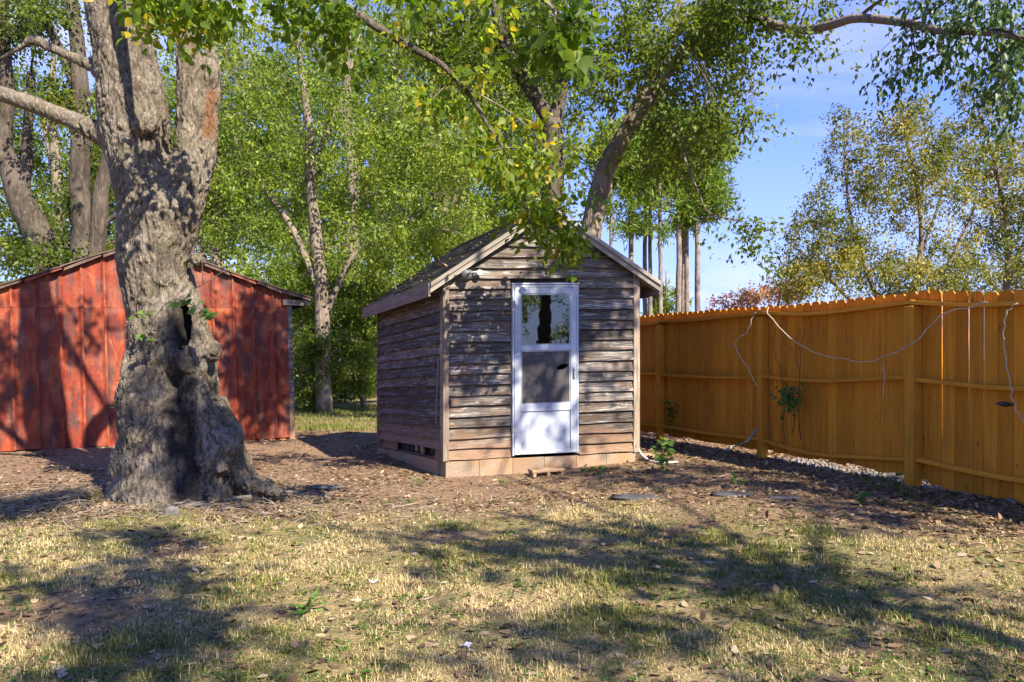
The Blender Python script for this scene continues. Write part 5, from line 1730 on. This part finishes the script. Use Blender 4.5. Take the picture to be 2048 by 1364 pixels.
def plant(name, label, base, h, n, lsize, tpl=LEAF4, spread=.5, cat='plant', group=None, lean=(0, 0), lo=.2, m='weed'):
    root = empty(name, base, label, cat, group)
    base = np.array(base, float)
    st = smooth_path(np.array([base, base + [lean[0] * .4 * h, lean[1] * .4 * h, h * .5], base + [lean[0] * h, lean[1] * h, h]]), 10)
    V, F = tubes(st[None], np.linspace(.005, .002, 10)[None] * (.6 + h), 5)
    mk('stem', V, F, BARK['grey'], root)
    t = lo + (1 - lo) * rng.random(n)
    P0 = st[(t * 9).astype(int)]
    a = rng.random(n) * 6.283
    A = np.stack([np.cos(a), np.sin(a), .2 + .3 * rng.normal(size=n)], 1)
    P = P0 + A * (spread * h * .22 * rng.random(n))[:, None]
    V, F, kk = leaves(P, A, unit(n) * .4 + [0, -.35, .9], lsize * (.6 + .6 * rng.random(n)), tpl)
    mk('foliage', V, F, LEAFM[m], root, attrs={'tint': np.repeat(np.clip(.5 + .3 * rng.normal(size=n), 0, 1), kk)})
    return root


plant('sapling', 'upright leafy sapling growing in front of the far fence bay', gpos(1340, 884), .62, 26, .13, lean=(.06, 0), lo=.35)
plant('weed', 'low leafy weed between the shed corner and the sapling', gpos(1326, 922), .26, 30, .10, spread=1.6)
plant('weed', 'dark weed against the shed corner beside the hose', gpos(1334, 942), .18, 20, .09, spread=1.6)
plant('weed', 'small three leaved weed in the litter below the middle post', gpos(1478, 975), .16, 9, .08, spread=1.5)
plant('weed', 'yellow green weed at the foot of the near fence post', gpos(1786, 984), .16, 12, .08, spread=1.6)
plant('weed', 'broad leaved weed flat in the litter left of the near post', gpos(1714, 1010), .07, 8, .09, spread=2)
plant('weed', 'weed tuft right behind the near fence post litter', gpos(1820, 996), .10, 9, .07, spread=2)
plant('weed', 'small weed in the litter between two fence posts', gpos(1742, 980), .10, 9, .07, spread=2)
plant('weed', 'green weed at the foundation under the left front wall', gpos(950, 948), .12, 16, .07, spread=1.6)
plant('weed', 'low weed at the foundation right of the step block', gpos(1195, 950), .09, 14, .07, spread=2)
plant('weed', 'weed at the foundation between the step block and the last weed', gpos(1172, 944), .08, 10, .06, spread=2)
plant('weed', 'grassy weed tuft on the soil left of the shed corner', gpos(838, 972), .07, 30, .07, tpl=PINE_T, spread=2)
plant('weed', 'weed tuft on the soil before the left front wall', gpos(1010, 972), .06, 26, .07, tpl=PINE_T, spread=2)
plant('weed', 'tall thin grass shoot standing in the middle of the lawn', gpos(620, 1225), .12, 18, .12, tpl=PINE_T, spread=.6, lo=0, lean=(.05, 0))
plant('weed', 'yellowing leafy weed at the left foot of the maple', gpos(262, 842) * 0 + at(244, 835, 7.75), .14, 14, .08, spread=1.6)
# creeper on the fence
vine = empty('fence_creeper', onf(1578, 880), 'green creeper clump on the fence with dried stems above it', 'creeper')
Q = []
for pts in ([(1568, 888), (1567, 840), (1572, 810)], [(1584, 870), (1590, 830), (1588, 800), (1585, 770)], [(1600, 880), (1597, 800), (1600, 740), (1604, 690), (1612, 655)], [(1574, 800), (1560, 740), (1548, 690), (1552, 650)], [(1598, 740), (1590, 700), (1602, 660)], [(1541, 880), (1540, 780), (1537, 720)]):
    Q.append(smooth_path([onf(a_, b_, .045) for a_, b_ in pts], 14) + rng.normal(size=(14, 3)) * .006)
for q in Q:
    V, F = tubes(q[None], np.linspace(.005, .002, 14)[None], 4)
    mk('dry_stem', V, F, BARK['dark'], vine)
n = 130
px_ = 1577 + rng.normal(size=n) * 10
py_ = 795 + rng.normal(size=n) * 13
P = np.array([onf(a_, b_, .07) for a_, b_ in zip(px_, py_)]) + rng.normal(size=(n, 3)) * .01
V, F, kk = leaves(P, np.stack([rng.normal(size=n) * .6, -.2 * np.ones(n), -np.abs(rng.normal(size=n))], 1), unit(n) * .4 + [-.9, -.4, .3], .04 + .035 * rng.random(n), LEAF4)
mk('foliage', V, F, LEAFM['weed'], vine, attrs={'tint': np.repeat(.5 * rng.random(n), kk)})
# pale gravel beyond the fence, seen below the boards
n = 1700
t = rng.random(n)
k_ = 3.2 + 6.5 * t
xx = 2.27 + (12.25 - k_) * .342 + .03 + rng.random(n) ** 1.5 * .8
s = .010 + .02 * rng.random(n)
P = np.stack([xx, k_, gz(xx, k_) + s * .3], 1)
T = np.array([(1, 0, 0), (-1, 0, 0), (0, 1, 0), (0, -1, 0), (0, 0, 1), (0, 0, -1)], float)
V = P[:, None, :] + s[:, None, None] * (T[None] + .35 * rng.normal(size=(n, 6, 3)))
F = np.array([(0, 2, 4), (2, 1, 4), (1, 3, 4), (3, 0, 4), (2, 0, 5), (1, 2, 5), (3, 1, 5), (0, 3, 5)])
props(mk('gravel', V.reshape(-1, 3), [(F[None] + (np.arange(n) * 6)[:, None, None]).reshape(-1, 3)], simple('pale_gravel', (.17, .16, .15), .9, .1, 0, 5, .6)), kind='stuff')
